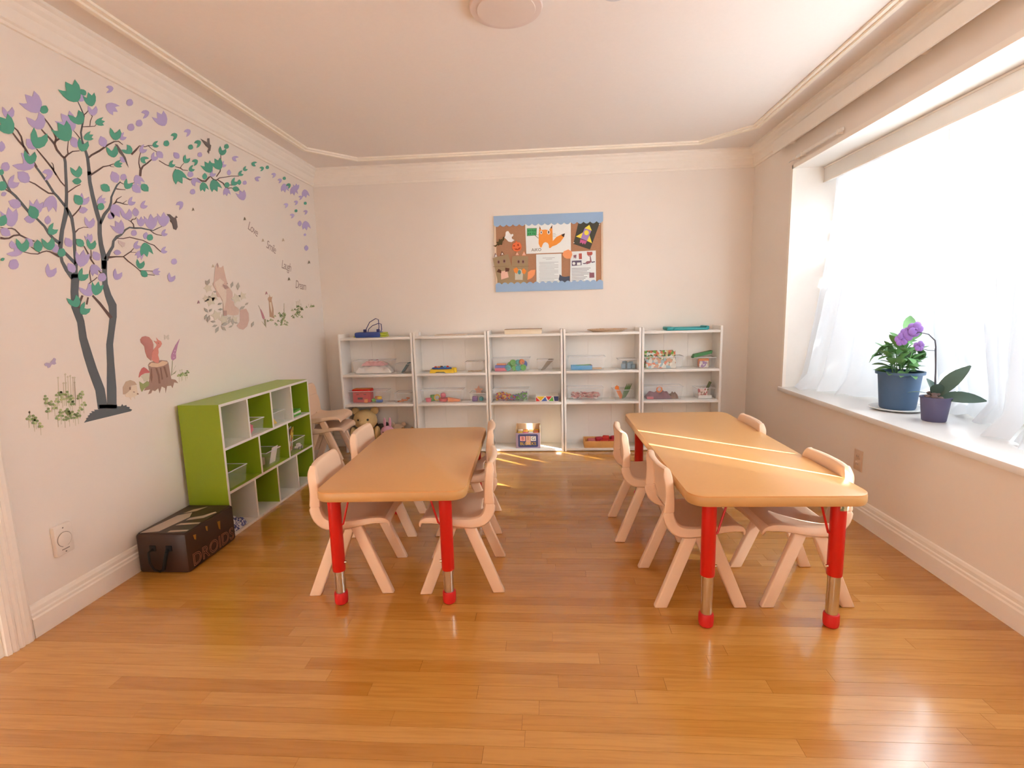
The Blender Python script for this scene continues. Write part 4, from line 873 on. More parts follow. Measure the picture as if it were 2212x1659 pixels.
for ps in ([(1420, 540), (1545, 532), (1545, 542), (1420, 550)], [(1425, 605), (1585, 598), (1585, 608), (1425, 616)], [(1425, 668), (1580, 672), (1580, 682), (1425, 680)], [(670, 600), (760, 595), (760, 606), (670, 610)]): sub('whisker', K(ps), GRYT, .0008)
nm = MB(); pc = bp(890, 735); put_text(nm, 'AiKO', .036, lambda x, yy, z: Vector((pc.x - c.x + x, -.0016, pc.z - c.z + yy))); nm.build('name_lettering', mat('pencil', (112, 104, 102), .8), t)
# rocket
t, sub, c, y = pinned('rocket_collage', 'dark card with a yellow and purple paper rocket', 'collage', [(1640, 232), (2028, 214), (1840, 728), (1545, 628)], BLKP, YB - .0170)
sub('rocket_body', [(1745, 350), (1862, 395), (1790, 575), (1672, 530)], PUC, .0008); sub('nose_cone', [(1828, 290), (1872, 395), (1745, 350)], YCR, .0016); sub('porthole', oval(1778, 430, 42, 45, 18), YCR, .0016)
sub('fin', [(1715, 425), (1590, 498), (1678, 530)], YCR, .0016); sub('fin', [(1832, 478), (1876, 618), (1785, 575)], YCR, .0016); sub('flame', [(1668, 545), (1785, 580), (1752, 640), (1728, 610), (1712, 638), (1690, 602), (1658, 620)], MGC, .0012)
for a, b in ((2008, 280), (1555, 608)): sub('push_pin', oval(a, b, 9, 9, 10), WHP, .0008, .004)
# printed pages
t, sub, c, y = pinned('printed_letter', 'white printed letter with lines of small text', 'page', [(885, 815), (1335, 800), (1338, 1335), (892, 1350)], PRT)
for k in range(17):
    yy = 870 + k * 24 + (30 if k > 1 else 0); 
    if yy > 1290: break
    a, b = ((1000, 1215) if k == 0 else ((1060, 1170) if k == 1 else (940 + 12 * (k % 5 == 4), 1280 - 70 * (k % 4 == 3))))
    sub('text_line', [(a, yy + 6), (b, yy), (b, yy + 5), (a, yy + 11)], GRYT, .0008, .0003)
t, sub, c, y = pinned('story_flyer', 'printed flyer with small pictures and a toy fox photo', 'flyer', [(1495, 765), (1943, 745), (1948, 1320), (1488, 1335)], PRT, YB - .0168)
for k in range(10): sub('text_line', [(1515, 1062 + k * 26), (1850 - 30 * (k % 3) - (60 if k > 4 else 0), 1050 + k * 26), (1850 - 30 * (k % 3) - (60 if k > 4 else 0), 1060 + k * 26), (1515, 1072 + k * 26)], GRYT, .0008, .0003)
PRP = mat('plum_print', (104, 96, 120), .8); RDP = mat('rust_print', (190, 100, 92), .8, var=.2, scale=80); MUP = mat('mauve_print', (150, 104, 116), .8)
sub('picture_block', [(1518, 928), (1690, 918), (1690, 1008), (1518, 1018)], PRP, .0008); sub('picture_inset', [(1610, 960), (1675, 956), (1675, 1002), (1610, 1006)], PAP, .0012); sub('picture_inset', oval(1555, 975, 26, 26), PAP, .0012)
sub('small_picture', [(1640, 800), (1695, 795), (1698, 895), (1645, 900)], RDP, .0008); sub('small_picture', [(1545, 830), (1600, 820), (1595, 880), (1580, 890), (1575, 860), (1555, 890)], MUP, .0008); sub('small_picture', [(1828, 1140), (1915, 1136), (1918, 1225), (1830, 1230)], MUP, .0008)
sub('fox_head_print', [(1785, 765), (1830, 772), (1880, 766), (1885, 810), (1860, 835), (1805, 838), (1788, 815)], RDP, .0008); sub('fox_body_print', [(1812, 842), (1850, 842), (1870, 945), (1840, 970), (1780, 990), (1760, 960), (1790, 930)], MUP, .0008); sub('fox_belly_print', [(1806, 850), (1835, 850), (1840, 930), (1785, 935)], PAP, .0012); sub('fox_tail_print', [(1862, 945), (1925, 935), (1930, 952), (1870, 965)], PRP, .0012); sub('fox_paw_print', [(1710, 970), (1770, 965), (1765, 985), (1720, 985)], PRP, .0012)
# cut-outs
t, sub, c, y = pinned('paper_ghost', 'white paper ghost cut-out on the notice board', 'cut-out', [(345, 425), (365, 402), (395, 402), (412, 432), (440, 462), (468, 450), (486, 462), (478, 492), (452, 505), (458, 535), (505, 562), (450, 598), (395, 588), (355, 545), (318, 515), (340, 488)], WHP)
t, sub, c, y = pinned('paper_bat', 'dark paper bat cut-out hanging over the board edge', 'cut-out', [(330, 490), (318, 560), (296, 582), (280, 650), (245, 640), (225, 660), (200, 652), (172, 685), (120, 662), (170, 655), (200, 628), (178, 598), (222, 590), (228, 542), (255, 555), (268, 540), (285, 552), (298, 515)], mat('bat_card', (88, 74, 44), .85), YB - .0232)
t, sub, c, y = pinned('paper_pumpkin', 'orange paper jack-o-lantern on the notice board', 'cut-out', [(520, 605), (520, 580), (545, 578), (550, 600), (595, 602), (622, 640), (630, 690), (610, 742), (550, 765), (495, 752), (460, 705), (468, 642), (495, 608)], mat('pumpkin_card', (240, 124, 74), .75), YB - .0185)
for ps in ([(478, 660), (500, 645), (512, 672), (490, 680)], [(550, 640), (572, 626), (585, 660), (560, 668)], [(480, 700), (510, 718), (530, 708), (555, 722), (580, 700), (610, 682), (600, 720), (560, 740), (520, 735)]): sub('cut_face', ps, mat('pumpkin_dark', (176, 66, 34), .8), .0008)
def puppet(label, body, ears, earsin, eyes, extra):
    t, sub, c, y = pinned('bag_puppet', label, 'puppet', body, BAGK, YB - .0212)
    for e in ears: sub('ear', e, BRC if extra == 0 else OGC, -.0006)
    for e in earsin: sub('inner_ear', e, WHP if extra == 0 else PKC, .0006)
    xs = sorted(p[0] for p in body); yy = 1030
    sub('flap_fold', [(body[0][0] + 8, yy), (body[1][0] + 8, yy - 10), (body[1][0] + 10, yy - 2), (body[0][0] + 12, yy + 8)], BAGD, .0008)
    for (a, b) in eyes: sub('eye', oval(a, b, 24, 34), mat('eye_print', (150, 120, 120), .8), .0008); sub('pupil', oval(a, b, 13, 20), BRC, .0016)
    return sub
sub = puppet('brown paper bag puppet with dark ears on the notice board', [(118, 882), (390, 812), (452, 1035), (440, 1350), (222, 1352), (182, 1190)], [[(140, 870), (160, 790), (208, 850)], [(252, 835), (280, 760), (322, 815)]], [[(150, 862), (172, 808), (200, 850)], [(266, 825), (284, 782), (308, 815)]], [(222, 950), (322, 935)], 0)
sub('paw', [(188, 1125), (222, 1072), (268, 1098), (270, 1150)], BRC, .0016); sub('paw', [(340, 1050), (415, 1062), (405, 1115), (340, 1125)], BRC, .0016); sub('bib', [(262, 1118), (372, 1095), (402, 1222), (268, 1262)], PKC, .0012)
sub = puppet('brown paper bag puppet with orange paws on the notice board', [(465, 845), (745, 850), (742, 1100), (725, 1345), (442, 1352), (450, 1040)], [[(520, 830), (548, 770), (585, 830)], [(632, 838), (672, 755), (708, 835)]], [[(524, 828), (548, 782), (578, 828)], [(640, 832), (672, 770), (702, 830)]], [(575, 945), (655, 945)], 1)
sub('paw', [(482, 1075), (540, 1045), (575, 1090), (545, 1160), (500, 1130)], mat('paw_orange', (242, 150, 66), .75), .0016); sub('paw', [(632, 1090), (670, 1060), (715, 1110), (685, 1165), (640, 1150)], mat('paw_orange', (242, 150, 66), .75), .0016); sub('bib', [(512, 1140), (560, 1080), (620, 1080), (652, 1140), (648, 1268), (512, 1265)], mat('pale_bib', (206, 206, 192), .8), .0012); sub('badge', oval(590, 1130, 28, 40), mat('teal_badge', (84, 150, 150), .7), .0022)
pinned('paper_tail', 'orange paper tail cut-out beside the bag puppets', 'cut-out', [(722, 1272), (735, 1130), (800, 1092), (875, 1085), (860, 1175), (810, 1235)], OGC, YB - .0175)
pinned('paper_leaf', 'round orange paper shape pinned over the fox painting corner', 'cut-out', [(1352, 822), (1375, 760), (1455, 728), (1515, 762), (1525, 820), (1500, 888), (1430, 892), (1385, 872)], OGC, YB - .0200)
pinned('paper_cat_head', 'dark navy paper cat head between the printed pages', 'cut-out', [(1302, 1168), (1350, 1205), (1400, 1212), (1480, 1200), (1482, 1332), (1350, 1342), (1305, 1285), (1285, 1260)], NVC, YB - .0200)
# ------------------------------------------------------------------ decals on the tree wall
# traces are written in enlarged copies of the wall: letter -> (left, top, enlargement)
ZO = {'A': (0, 150, 4.1475), 'B': (0, 500, 3.6875), 'C': (350, 250, 6.32), 'D': (400, 450, 5.926), 'E': (0, 700, 5.267), 'F': (0, 360, 6.9136), 'G': (0, 160, 7.541), 'H': (180, 160, 7.541), 'I': (180, 370, 6.6375), 'J': (430, 555, 9.48), 'K': (290, 720, 11.06), 'L': (550, 620, 15.8)}
def wp(zn, x, y, off=0.0):
    a, b, s = ZO[zn]; p = at(a + x / s, b + y / s, 0, XL); return Vector((XL + off, p.y, p.z))
VPUR = mat('purple_vinyl', (190, 176, 222), .6, var=.02); VGRN = mat('green_vinyl', (88, 172, 148), .6, var=.03); VTRK = mat('grey_vinyl', (98, 106, 112), .6, var=.05); VTW = mat('twig_vinyl', (104, 84, 80), .6, var=.05)
TH = .0007
def flat(mb, zn, pts, off, th=TH, ref=None):
    r = ref or Vector((0, 0, 0)); return mb.prism(pts, lambda a, b, d: wp(zn, a, b, d) - r, off, off + th)
def strip(mb, zn, pts, off, ref):
    """branch: centre line with widths"""
    P = [Vector((p[0], p[1])) for p in pts]; W = [p[2] if len(p) > 2 else 10 for p in pts]; L, R = [], []
    for i, p in enumerate(P):
        t = (P[min(i + 1, len(P) - 1)] - P[max(i - 1, 0)]).normalized(); n = Vector((-t.y, t.x)) * W[i] / 2; L.append(p + n); R.append(p - n)
    n = len(P); vs = [wp(zn, q.x, q.y, off + h) - ref for h in (0, TH) for q in L + R]; m = 2 * n; fs = []
    for i in range(n - 1): fs += [(m + i, m + i + 1, m + n + i + 1, m + n + i), (i, i + 1, m + i + 1, m + i), (n + i, m + n + i, m + n + i + 1, n + i + 1)]
    fs += [(0, m, m + n, n), (n - 1, 2 * n - 1, m + 2 * n - 1, m + n - 1)]
    mb.add(vs, fs)
base = wp('B', 860, 1470)
tree = thing('tree_decal', 'tall grey tree decal with purple and green leaves on the wall', 'wall decal', base)
tk = MB()
for zn, pts in [
    ('B', [(818, 1410, 78), (795, 1260, 75), (735, 1100, 72), (697, 980, 70), (660, 850, 62), (642, 720, 58), (600, 600, 66), (592, 480, 62), (597, 385, 64), (597, 340, 70)]),
    ('B', [(890, 1410, 74), (888, 1250, 76), (880, 1050, 58), (872, 900, 54), (885, 800, 52), (900, 680, 56), (895, 590, 66), (860, 510, 52), (835, 420, 44), (832, 330, 36), (830, 230, 44)]),
    ('F', [(1095, 1660, 90), (990, 1540, 58), (925, 1420, 46), (900, 1300, 46), (900, 1160, 70), (925, 950, 58), (985, 690, 72), (985, 590, 50), (992, 400, 45), (985, 200, 42), (975, 0, 40)]),
    ('F', [(1120, 1660, 70), (1130, 1440, 52), (1110, 1200, 44), (1105, 1000, 44), (1070, 770, 46), (1030, 690, 50), (985, 610, 40)]),
    ('F', [(1125, 1450, 46), (1020, 1340, 45), (930, 1250, 40)]),
    ('F', [(895, 1150, 50), (790, 1070, 40), (720, 990, 40), (660, 890, 34), (540, 770, 30), (430, 680, 36), (330, 560, 38), (230, 440, 36), (150, 370, 36), (90, 270, 34), (20, 120, 26)]),
    ('F', [(970, 590, 36), (860, 450, 34), (800, 390, 34), (700, 230, 32), (600, 90, 30), (530, 0, 28)]),
    ('G', [(1063, 1510, 46), (1060, 1430, 44), (1045, 1355, 40)]),
    ('G', [(1455, 1650, 60), (1440, 1500, 50), (1425, 1370, 50), (1400, 1280, 40), (1350, 1130, 30), (1330, 1060, 26), (1315, 950, 28), (1335, 850, 26), (1350, 780, 26), (1365, 680, 26), (1350, 640, 20), (1300, 520, 14), (1265, 450, 10)]),
    ('I', [(78, 0, 52), (90, 150, 50), (130, 350, 56), (180, 550, 58), (230, 720, 60), (232, 900, 60), (250, 1050, 64), (290, 1220, 76), (290, 1400, 66)]),
    ('I', [(240, 750, 46), (300, 620, 44), (370, 530, 36), (395, 450, 30), (400, 370, 26), (430, 300, 24), (480, 200, 24), (530, 150, 14)]),
    ('I', [(320, 1270, 70), (370, 1160, 44), (420, 1080, 40), (430, 1000, 34), (480, 940, 44), (540, 910, 30), (600, 840, 26), (660, 805, 22), (730, 815, 26), (830, 815, 20), (920, 835, 18), (1000, 850, 14), (1060, 820, 12), (1125, 790, 8)])]: strip(tk, zn, pts, .0006, base)
flat(tk, 'B', [(668, 1523), (690, 1495), (682, 1490), (705, 1478), (695, 1470), (715, 1460), (712, 1448), (735, 1445), (725, 1432), (755, 1432), (748, 1420), (785, 1418), (788, 1380), (930, 1380), (932, 1392), (962, 1392), (972, 1375), (982, 1390), (1005, 1382), (1008, 1396), (1032, 1398), (1028, 1410), (1052, 1420), (1040, 1432)], .0006, TH, base)
tk.build('trunk', VTRK, tree)
for zn, pts in [
    ('F', [(1075, 745, 22), (1130, 690, 18), (1180, 630, 15), (1205, 580, 12)]), ('F', [(1120, 980, 24), (1170, 930, 14), (1240, 905, 10), (1340, 910, 8)]), ('F', [(165, 385, 28), (110, 360, 18), (80, 340, 14)]),
    ('F', [(810, 405, 24), (720, 395, 22), (620, 330, 20), (520, 260, 18), (430, 220, 14)]), ('F', [(970, 295, 16), (900, 220, 16), (830, 110, 18), (760, 0, 16)]), ('F', [(1005, 385, 18), (1070, 340, 14), (1130, 300, 12), (1200, 265, 10)]),
    ('F', [(885, 1340, 40), (740, 1270, 18), (690, 1260, 16), (630, 1275, 16), (560, 1305, 16), (460, 1300, 14), (340, 1270, 12)]), ('F', [(0, 1065, 36), (60, 1075, 28), (130, 1070, 26), (200, 1030, 24), (290, 1020, 26), (390, 1070, 22), (510, 1115, 18)]), ('F', [(290, 1010, 20), (220, 940, 18), (170, 920, 16), (100, 925, 12), (0, 905, 8)]), ('F', [(590, 1285, 12), (540, 1250, 12), (460, 1200, 8)]),
    ('G', [(590, 1520, 40), (545, 1440, 35), (470, 1340, 34), (420, 1240, 35), (385, 1180, 30), (300, 1090, 26), (190, 940, 20)]), ('G', [(380, 1190, 28), (340, 1020, 26), (280, 920, 22), (190, 840, 16)]), ('G', [(910, 1645, 20), (850, 1540, 26), (740, 1400, 22), (640, 1280, 18), (590, 1220, 12)]), ('G', [(875, 1560, 16), (860, 1470, 10), (835, 1440, 6)]),
    ('G', [(1050, 1370, 34), (1000, 1330, 28), (920, 1230, 34), (885, 1140, 36), (800, 1040, 26), (740, 980, 22), (670, 900, 16)]), ('G', [(888, 1130, 36), (905, 1070, 30), (905, 1040, 26), (860, 920, 22), (780, 800, 20), (700, 700, 18), (650, 650, 12)]), ('G', [(905, 1085, 40), (960, 1055, 26), (1040, 1035, 14)]), ('G', [(1045, 1365, 32), (1100, 1310, 26), (1180, 1260, 18), (1290, 1250, 12)]), ('G', [(1105, 1305, 18), (1095, 1230, 14), (1105, 1130, 10), (1110, 1080, 8)]),
    ('G', [(1365, 665, 16), (1400, 635, 16), (1430, 600, 12), (1435, 520, 8)]), ('G', [(1340, 860, 12), (1440, 855, 14), (1540, 850, 10), (1570, 810, 6)]), ('G', [(1460, 845, 12), (1470, 760, 12), (1500, 690, 10), (1440, 600, 8)]), ('G', [(1305, 1055, 12), (1240, 970, 10), (1190, 920, 8)]),
    ('H', [(80, 1365, 28), (130, 1320, 30), (260, 1250, 32), (400, 1150, 26), (500, 1100, 20), (570, 1095, 16), (640, 1150, 10)]), ('H', [(110, 1650, 24), (200, 1590, 30), (320, 1510, 22), (420, 1490, 16), (490, 1460, 8)]), ('H', [(425, 1490, 12), (450, 1508, 8), (495, 1515, 6)]), ('H', [(780, 1310, 30), (850, 1240, 30), (910, 1170, 16), (1000, 1185, 12), (1060, 1165, 14), (1120, 1165, 8)]), ('H', [(1058, 1170, 10), (1110, 1220, 8), (1190, 1265, 8)]), ('H', [(930, 1270, 10), (905, 1370, 12), (900, 1450, 14), (920, 1540, 20)]), ('H', [(922, 1665, 36), (930, 1560, 40), (970, 1500, 26), (1040, 1450, 24), (1110, 1390, 18)]),
    ('C', [(-45, 612, 9), (50, 670, 11), (110, 690, 10)]), ('C', [(175, 695, 9), (250, 715, 14), (280, 740, 10), (350, 748, 8)]), ('C', [(250, 708, 8), (265, 680, 6), (295, 650, 5)]), ('C', [(175, 730, 9), (250, 770, 14), (330, 850, 18), (380, 875, 16), (420, 860, 12)]), ('C', [(475, 850, 10), (540, 890, 24), (590, 895, 26), (640, 840, 20), (660, 830, 12), (700, 870, 14), (740, 880, 16), (780, 850, 12), (850, 840, 10), (940, 825, 10), (1050, 825, 8)]), ('C', [(740, 832, 12), (790, 760, 14), (800, 690, 12), (800, 540, 8)]), ('C', [(755, 873, 12), (830, 920, 16), (870, 980, 12), (900, 990, 10), (940, 985, 10), (1000, 1000, 8)]), ('C', [(900, 940, 8), (960, 950, 8)]),
    ('I', [(470, 252, 18), (520, 260, 12), (600, 265, 8)]), ('I', [(530, 160, 10), (575, 185, 8)]), ('I', [(690, 182, 8), (750, 145, 8)]), ('I', [(420, 480, 14), (470, 440, 20), (520, 450, 14), (580, 470, 12), (635, 480, 8)]), ('I', [(460, 445, 18), (480, 400, 12), (545, 360, 6)]), ('I', [(565, 458, 8), (620, 420, 6)]), ('I', [(722, 815, 18), (715, 760, 14), (680, 720, 12), (640, 700, 6)]), ('I', [(680, 718, 12), (700, 690, 14), (740, 685, 12), (755, 660, 8)]), ('I', [(950, 842, 12), (1010, 890, 12), (1060, 910, 10), (1120, 920, 8)]),
    ('I', [(480, 962, 12), (570, 965, 14), (660, 945, 14), (760, 970, 14), (850, 990, 12), (950, 1040, 12), (1010, 1060, 12), (1060, 1110, 12), (1110, 1155, 10)]), ('I', [(350, 1235, 36), (460, 1225, 18), (570, 1225, 14), (620, 1190, 14), (680, 1150, 12), (720, 1105, 6)]), ('I', [(675, 1160, 8), (750, 1165, 6)]), ('I', [(570, 1222, 14), (640, 1290, 16), (720, 1350, 12), (790, 1410, 10), (840, 1460, 8)]), ('I', [(805, 1420, 8), (990, 1432, 10)]), ('I', [(895, 1480, 10), (1020, 1490, 8)]),
    ('I', [(5, 1070, 14), (60, 1170, 18), (110, 1270, 20), (155, 1335, 16)]), ('I', [(105, 1130, 12), (110, 1245, 12)]), ('I', [(100, 1365, 8), (85, 1450, 12), (105, 1575, 14)]), ('I', [(195, 1520, 10), (150, 1560, 12), (100, 1590, 14), (75, 1620, 10)]), ('I', [(205, 1410, 10), (240, 1450, 16), (285, 1475, 24)]),
    ('B', [(735, 510, 14), (790, 570, 20), (830, 620, 20), (885, 690, 26)]), ('B', [(655, 510, 16), (635, 560, 18), (622, 610, 20)]), ('B', [(700, 525, 12), (688, 582, 14)])]: 
    tw = MB(); strip(tw, zn, pts, .0010, base); tw.build('branch', VTW, tree)
# leaf outlines along the way from stalk (0,0) to tip (0,1)
SHAPE = {'t': [(0, -.04), (-.22, .06), (-.42, .28), (-.54, .60), (-.60, 1.04), (-.42, .86), (-.24, .74), (-.16, .94), (-.02, 1.18), (.12, .98), (.22, .84), (.36, .92), (.50, 1.02), (.54, .66), (.44, .32), (.22, .06)],
         'd': [(0, 0), (-.24, .12), (-.50, .40), (-.60, .78), (-.52, 1.16), (-.26, .94), (-.04, .62), (.20, .74), (.56, 1.06), (.72, .66), (.58, .26), (.26, .04)],
         's': [(0, 0), (-.16, .16), (-.25, .42), (-.20, .72), (0, 1), (.18, .74), (.25, .44), (.16, .16)]}
SHAPE['d'] = [(0, 0), (-.24, .12), (-.48, .40), (-.58, .74), (-.48, 1.16), (-.24, .92), (-.06, .64), (.18, .72), (.52, 1.0), (.68, .62), (.54, .24), (.24, .04)]
SHAPE['o'] = [(math.cos(2 * PI * k / 11) * (1 + .10 * math.sin(3 * k)), math.sin(2 * PI * k / 11) * (1 + .08 * math.cos(5 * k))) for k in range(11)]
def leaf(zn, kind, col, *g, parent=None, lay=0):
    if kind == 'o': cx, cy, r = g; pts = [(cx + a * r * 1.0, cy + b * r * 1.08) for a, b in SHAPE['o']]
    else:
        x0, y0, x1, y1 = g; v = Vector((x1 - x0, y1 - y0)); n = Vector((-v.y, v.x)); k = .92 if kind == 't' else (.84 if kind == 'd' else 1.45)
        pts = [(x0 + v.x * b + n.x * a * k, y0 + v.y * b + n.y * a * k) for a, b in SHAPE[kind]]
    m_ = VPUR if col == 'p' else VGRN; off = .0014 + .0008 * (1 if col == 'g' else 0) + .00013 * (lay % 5)
    if parent is not None: return flat(MB(), zn, pts, off, TH, base).build('leaf', m_, parent)
    c = wp(zn, pts[0][0], pts[0][1]); o = flat(MB(), zn, pts, off, TH, c).build('petal_decal', m_, None, c)
    sh = {'o': 'round', 's': 'single pointed', 'd': 'two-lobed', 't': 'tulip shaped'}[kind]; hue = 'purple' if col == 'p' else 'green'
    zone = 'beside the tree decal crown' if c.y < 2.75 else ('around the long branch of the tree decal' if c.y < 3.72 else 'close to the room corner')
    o['label'] = 'loose %s %s petal decal %s' % (sh, hue, zone); o['group'] = 'loose %s petal decals' % hue
    o['category'] = 'wall decal'; return o
ON_TREE = [
 ('G', 't', 'g', 1255, 440, 1090, 170), ('G', 't', 'p', 640, 610, 440, 370), ('G', 'o', 'g', 710, 580, 66), ('G', 'd', 'p', 140, 735, 110, 550), ('G', 't', 'g', 185, 955, 10, 730), ('G', 'd', 'p', 670, 900, 530, 680), ('G', 't', 'p', 1190, 910, 1020, 680), ('G', 'd', 'g', 1315, 820, 1190, 640), ('G', 't', 'g', 1110, 1080, 960, 830), ('G', 'o', 'p', 1320, 390, 60), ('G', 's', 'g', 1385, 350, 1310, 245), ('G', 't', 'g', 1490, 520, 1440, 330), ('G', 'd', 'p', 1510, 680, 1490, 530), ('G', 'd', 'g', 575, 1210, 640, 940), ('G', 's', 'p', 580, 1220, 420, 1055), ('G', 's', 'p', 1240, 1200, 1170, 1020), ('G', 'd', 'g', 1320, 1260, 1350, 1080), ('G', 't', 'g', 1365, 1050, 1490, 1000), ('G', 'd', 'g', 480, 1470, 470, 1270), ('G', 'd', 'p', 540, 1520, 280, 1400), ('G', 's', 'p', 10, 1270, 20, 1090), ('G', 'o', 'p', 80, 1510, 72), ('G', 'o', 'g', 8, 1600, 45),
 ('H', 't', 'g', 190, 790, 320, 775), ('H', 'd', 'g', 515, 1080, 505, 900), ('H', 'd', 'p', 590, 1060, 670, 990), ('H', 's', 'p', 345, 1190, 275, 1010), ('H', 'd', 'g', 490, 1360, 440, 1190), ('H', 't', 'g', 495, 1480, 610, 1460), ('H', 'd', 'g', 775, 1290, 660, 1200), ('H', 's', 'p', 690, 1430, 590, 1350), ('H', 'd', 'p', 915, 1270, 1000, 1190), ('H', 's', 'p', 1190, 1260, 1290, 1370), ('H', 'd', 'p', 1110, 1405, 1175, 1310), ('H', 'd', 'g', 925, 1370, 1030, 1410), ('H', 'd', 'g', 1120, 1165, 1210, 1130),
 ('C', 'd', 'g', 90, 690, 155, 640), ('C', 'd', 'g', 300, 645, 340, 560), ('C', 'd', 'g', 360, 745, 425, 705), ('C', 't', 'g', 180, 740, 255, 900), ('C', 'o', 'p', 385, 800, 40), ('C', 'd', 'p', 415, 850, 485, 935), ('C', 't', 'g', 660, 770, 590, 645), ('C', 't', 'g', 790, 730, 725, 605), ('C', 'd', 'g', 800, 540, 825, 440), ('C', 's', 'g', 575, 875, 580, 780), ('C', 's', 'p', 910, 815, 912, 735), ('C', 'd', 'p', 805, 695, 855, 645), ('C', 'd', 'p', 655, 825, 705, 765), ('C', 'd', 'g', 1035, 805, 1095, 775), ('C', 's', 'g', 1050, 945, 1050, 868), ('C', 't', 'g', 550, 910, 572, 1020), ('C', 't', 'g', 685, 880, 738, 1015), ('C', 'o', 'g', 880, 945, 36), ('C', 'd', 'g', 948, 945, 1005, 875), ('C', 's', 'g', 955, 990, 1055, 1012), ('C', 't', 'p', 870, 985, 880, 1080),
 ('F', 's', 'p', 430, 230, 255, 75), ('F', 'd', 'p', 120, 300, 235, 185), ('F', 'd', 'p', 780, 80, 650, 145), ('F', 's', 'p', 310, 590, 120, 515), ('F', 't', 'p', 520, 720, 545, 520), ('F', 't', 'p', 780, 440, 725, 640), ('F', 's', 'g', 540, 780, 435, 580), ('F', 's', 'p', 520, 790, 350, 780), ('F', 't', 'p', 170, 890, 130, 650), ('F', 's', 'g', 0, 890, 70, 720), ('F', 's', 'p', 0, 930, 150, 1030), ('F', 'o', 'g', 20, 290, 70), ('F', 's', 'p', 10, 430, 90, 390), ('F', 's', 'p', 700, 865, 715, 730), ('F', 'd', 'g', 715, 1000, 815, 895), ('F', 'd', 'g', 340, 1275, 310, 1090), ('F', 's', 'g', 570, 1280, 550, 1090), ('F', 'd', 'g', 740, 1250, 690, 1080), ('F', 'd', 'p', 330, 1285, 140, 1235), ('F', 's', 'p', 480, 1190, 370, 1070), ('F', 's', 'p', 180, 1225, 165, 1105), ('F', 's', 'p', 840, 1290, 790, 1140), ('F', 'o', 'g', 910, 1285, 62), ('F', 'd', 'g', 1165, 160, 1110, 10), ('F', 's', 'g', 1210, 220, 1070, 215), ('F', 'd', 'p', 1225, 570, 1265, 430), ('F', 's', 'g', 1215, 570, 1105, 420), ('F', 's', 'p', 1170, 660, 1305, 640), ('F', 'd', 'p', 1335, 920, 1325, 770), ('F', 's', 'p', 1060, 1200, 970, 1060), ('F', 't', 'p', 1340, 1130, 1310, 1020), ('F', 's', 'g', 1240, 1190, 1130, 1080), ('F', 'd', 'g', 1350, 1240, 1350, 1100), ('F', 't', 'p', 1200, 1490, 1240, 1280), ('F', 's', 'p', 1480, 1400, 1385, 1265), ('F', 's', 'p', 1110, 1580, 1010, 1440),
 ('I', 's', 'p', 485, 165, 405, 0), ('I', 'o', 'p', 570, 85, 45), ('I', 'd', 'g', 600, 250, 650, 140), ('I', 't', 'p', 750, 60, 805, 185), ('I', 's', 'p', 700, 190, 815, 310), ('I', 't', 'p', 200, 455, 295, 395), ('I', 'o', 'g', 243, 508, 50), ('I', 'd', 'p', 640, 475, 715, 405), ('I', 't', 'p', 415, 480, 500, 635), ('I', 's', 'p', 755, 650, 735, 520), ('I', 'd', 'p', 640, 700, 590, 560), ('I', 't', 'p', 820, 790, 825, 670), ('I', 't', 'p', 970, 830, 965, 645), ('I', 't', 'p', 1140, 790, 1150, 615), ('I', 't', 'p', 545, 890, 465, 735), ('I', 'o', 'p', 720, 885, 42), ('I', 'd', 'p', 1115, 912, 1185, 865), ('I', 's', 'p', 880, 975, 900, 870), ('I', 'o', 'g', 948, 950, 45), ('I', 'd', 'p', 715, 1095, 795, 1035), ('I', 't', 'p', 840, 1140, 775, 1235), ('I', 't', 'g', 870, 1030, 900, 1200), ('I', 'd', 'p', 1110, 1155, 1185, 1115), ('I', 's', 'p', 430, 1160, 540, 1170), ('I', 'd', 'g', 800, 1400, 810, 1280), ('I', 's', 'g', 910, 1510, 815, 1425), ('I', 't', 'p', 990, 1445, 1085, 1440), ('I', 'o', 'p', 265, 1520, 60), ('I', 't', 'p', 120, 1340, 190, 1470),
 ('B', 'd', 'p', 720, 515, 665, 435), ('B', 't', 'g', 755, 505, 778, 415), ('B', 'd', 'g', 612, 602, 565, 525), ('B', 'd', 'g', 638, 655, 690, 590), ('B', 'd', 'g', 628, 388, 672, 318)]
for i, e in enumerate(ON_TREE): leaf(*e, parent=tree, lay=i)
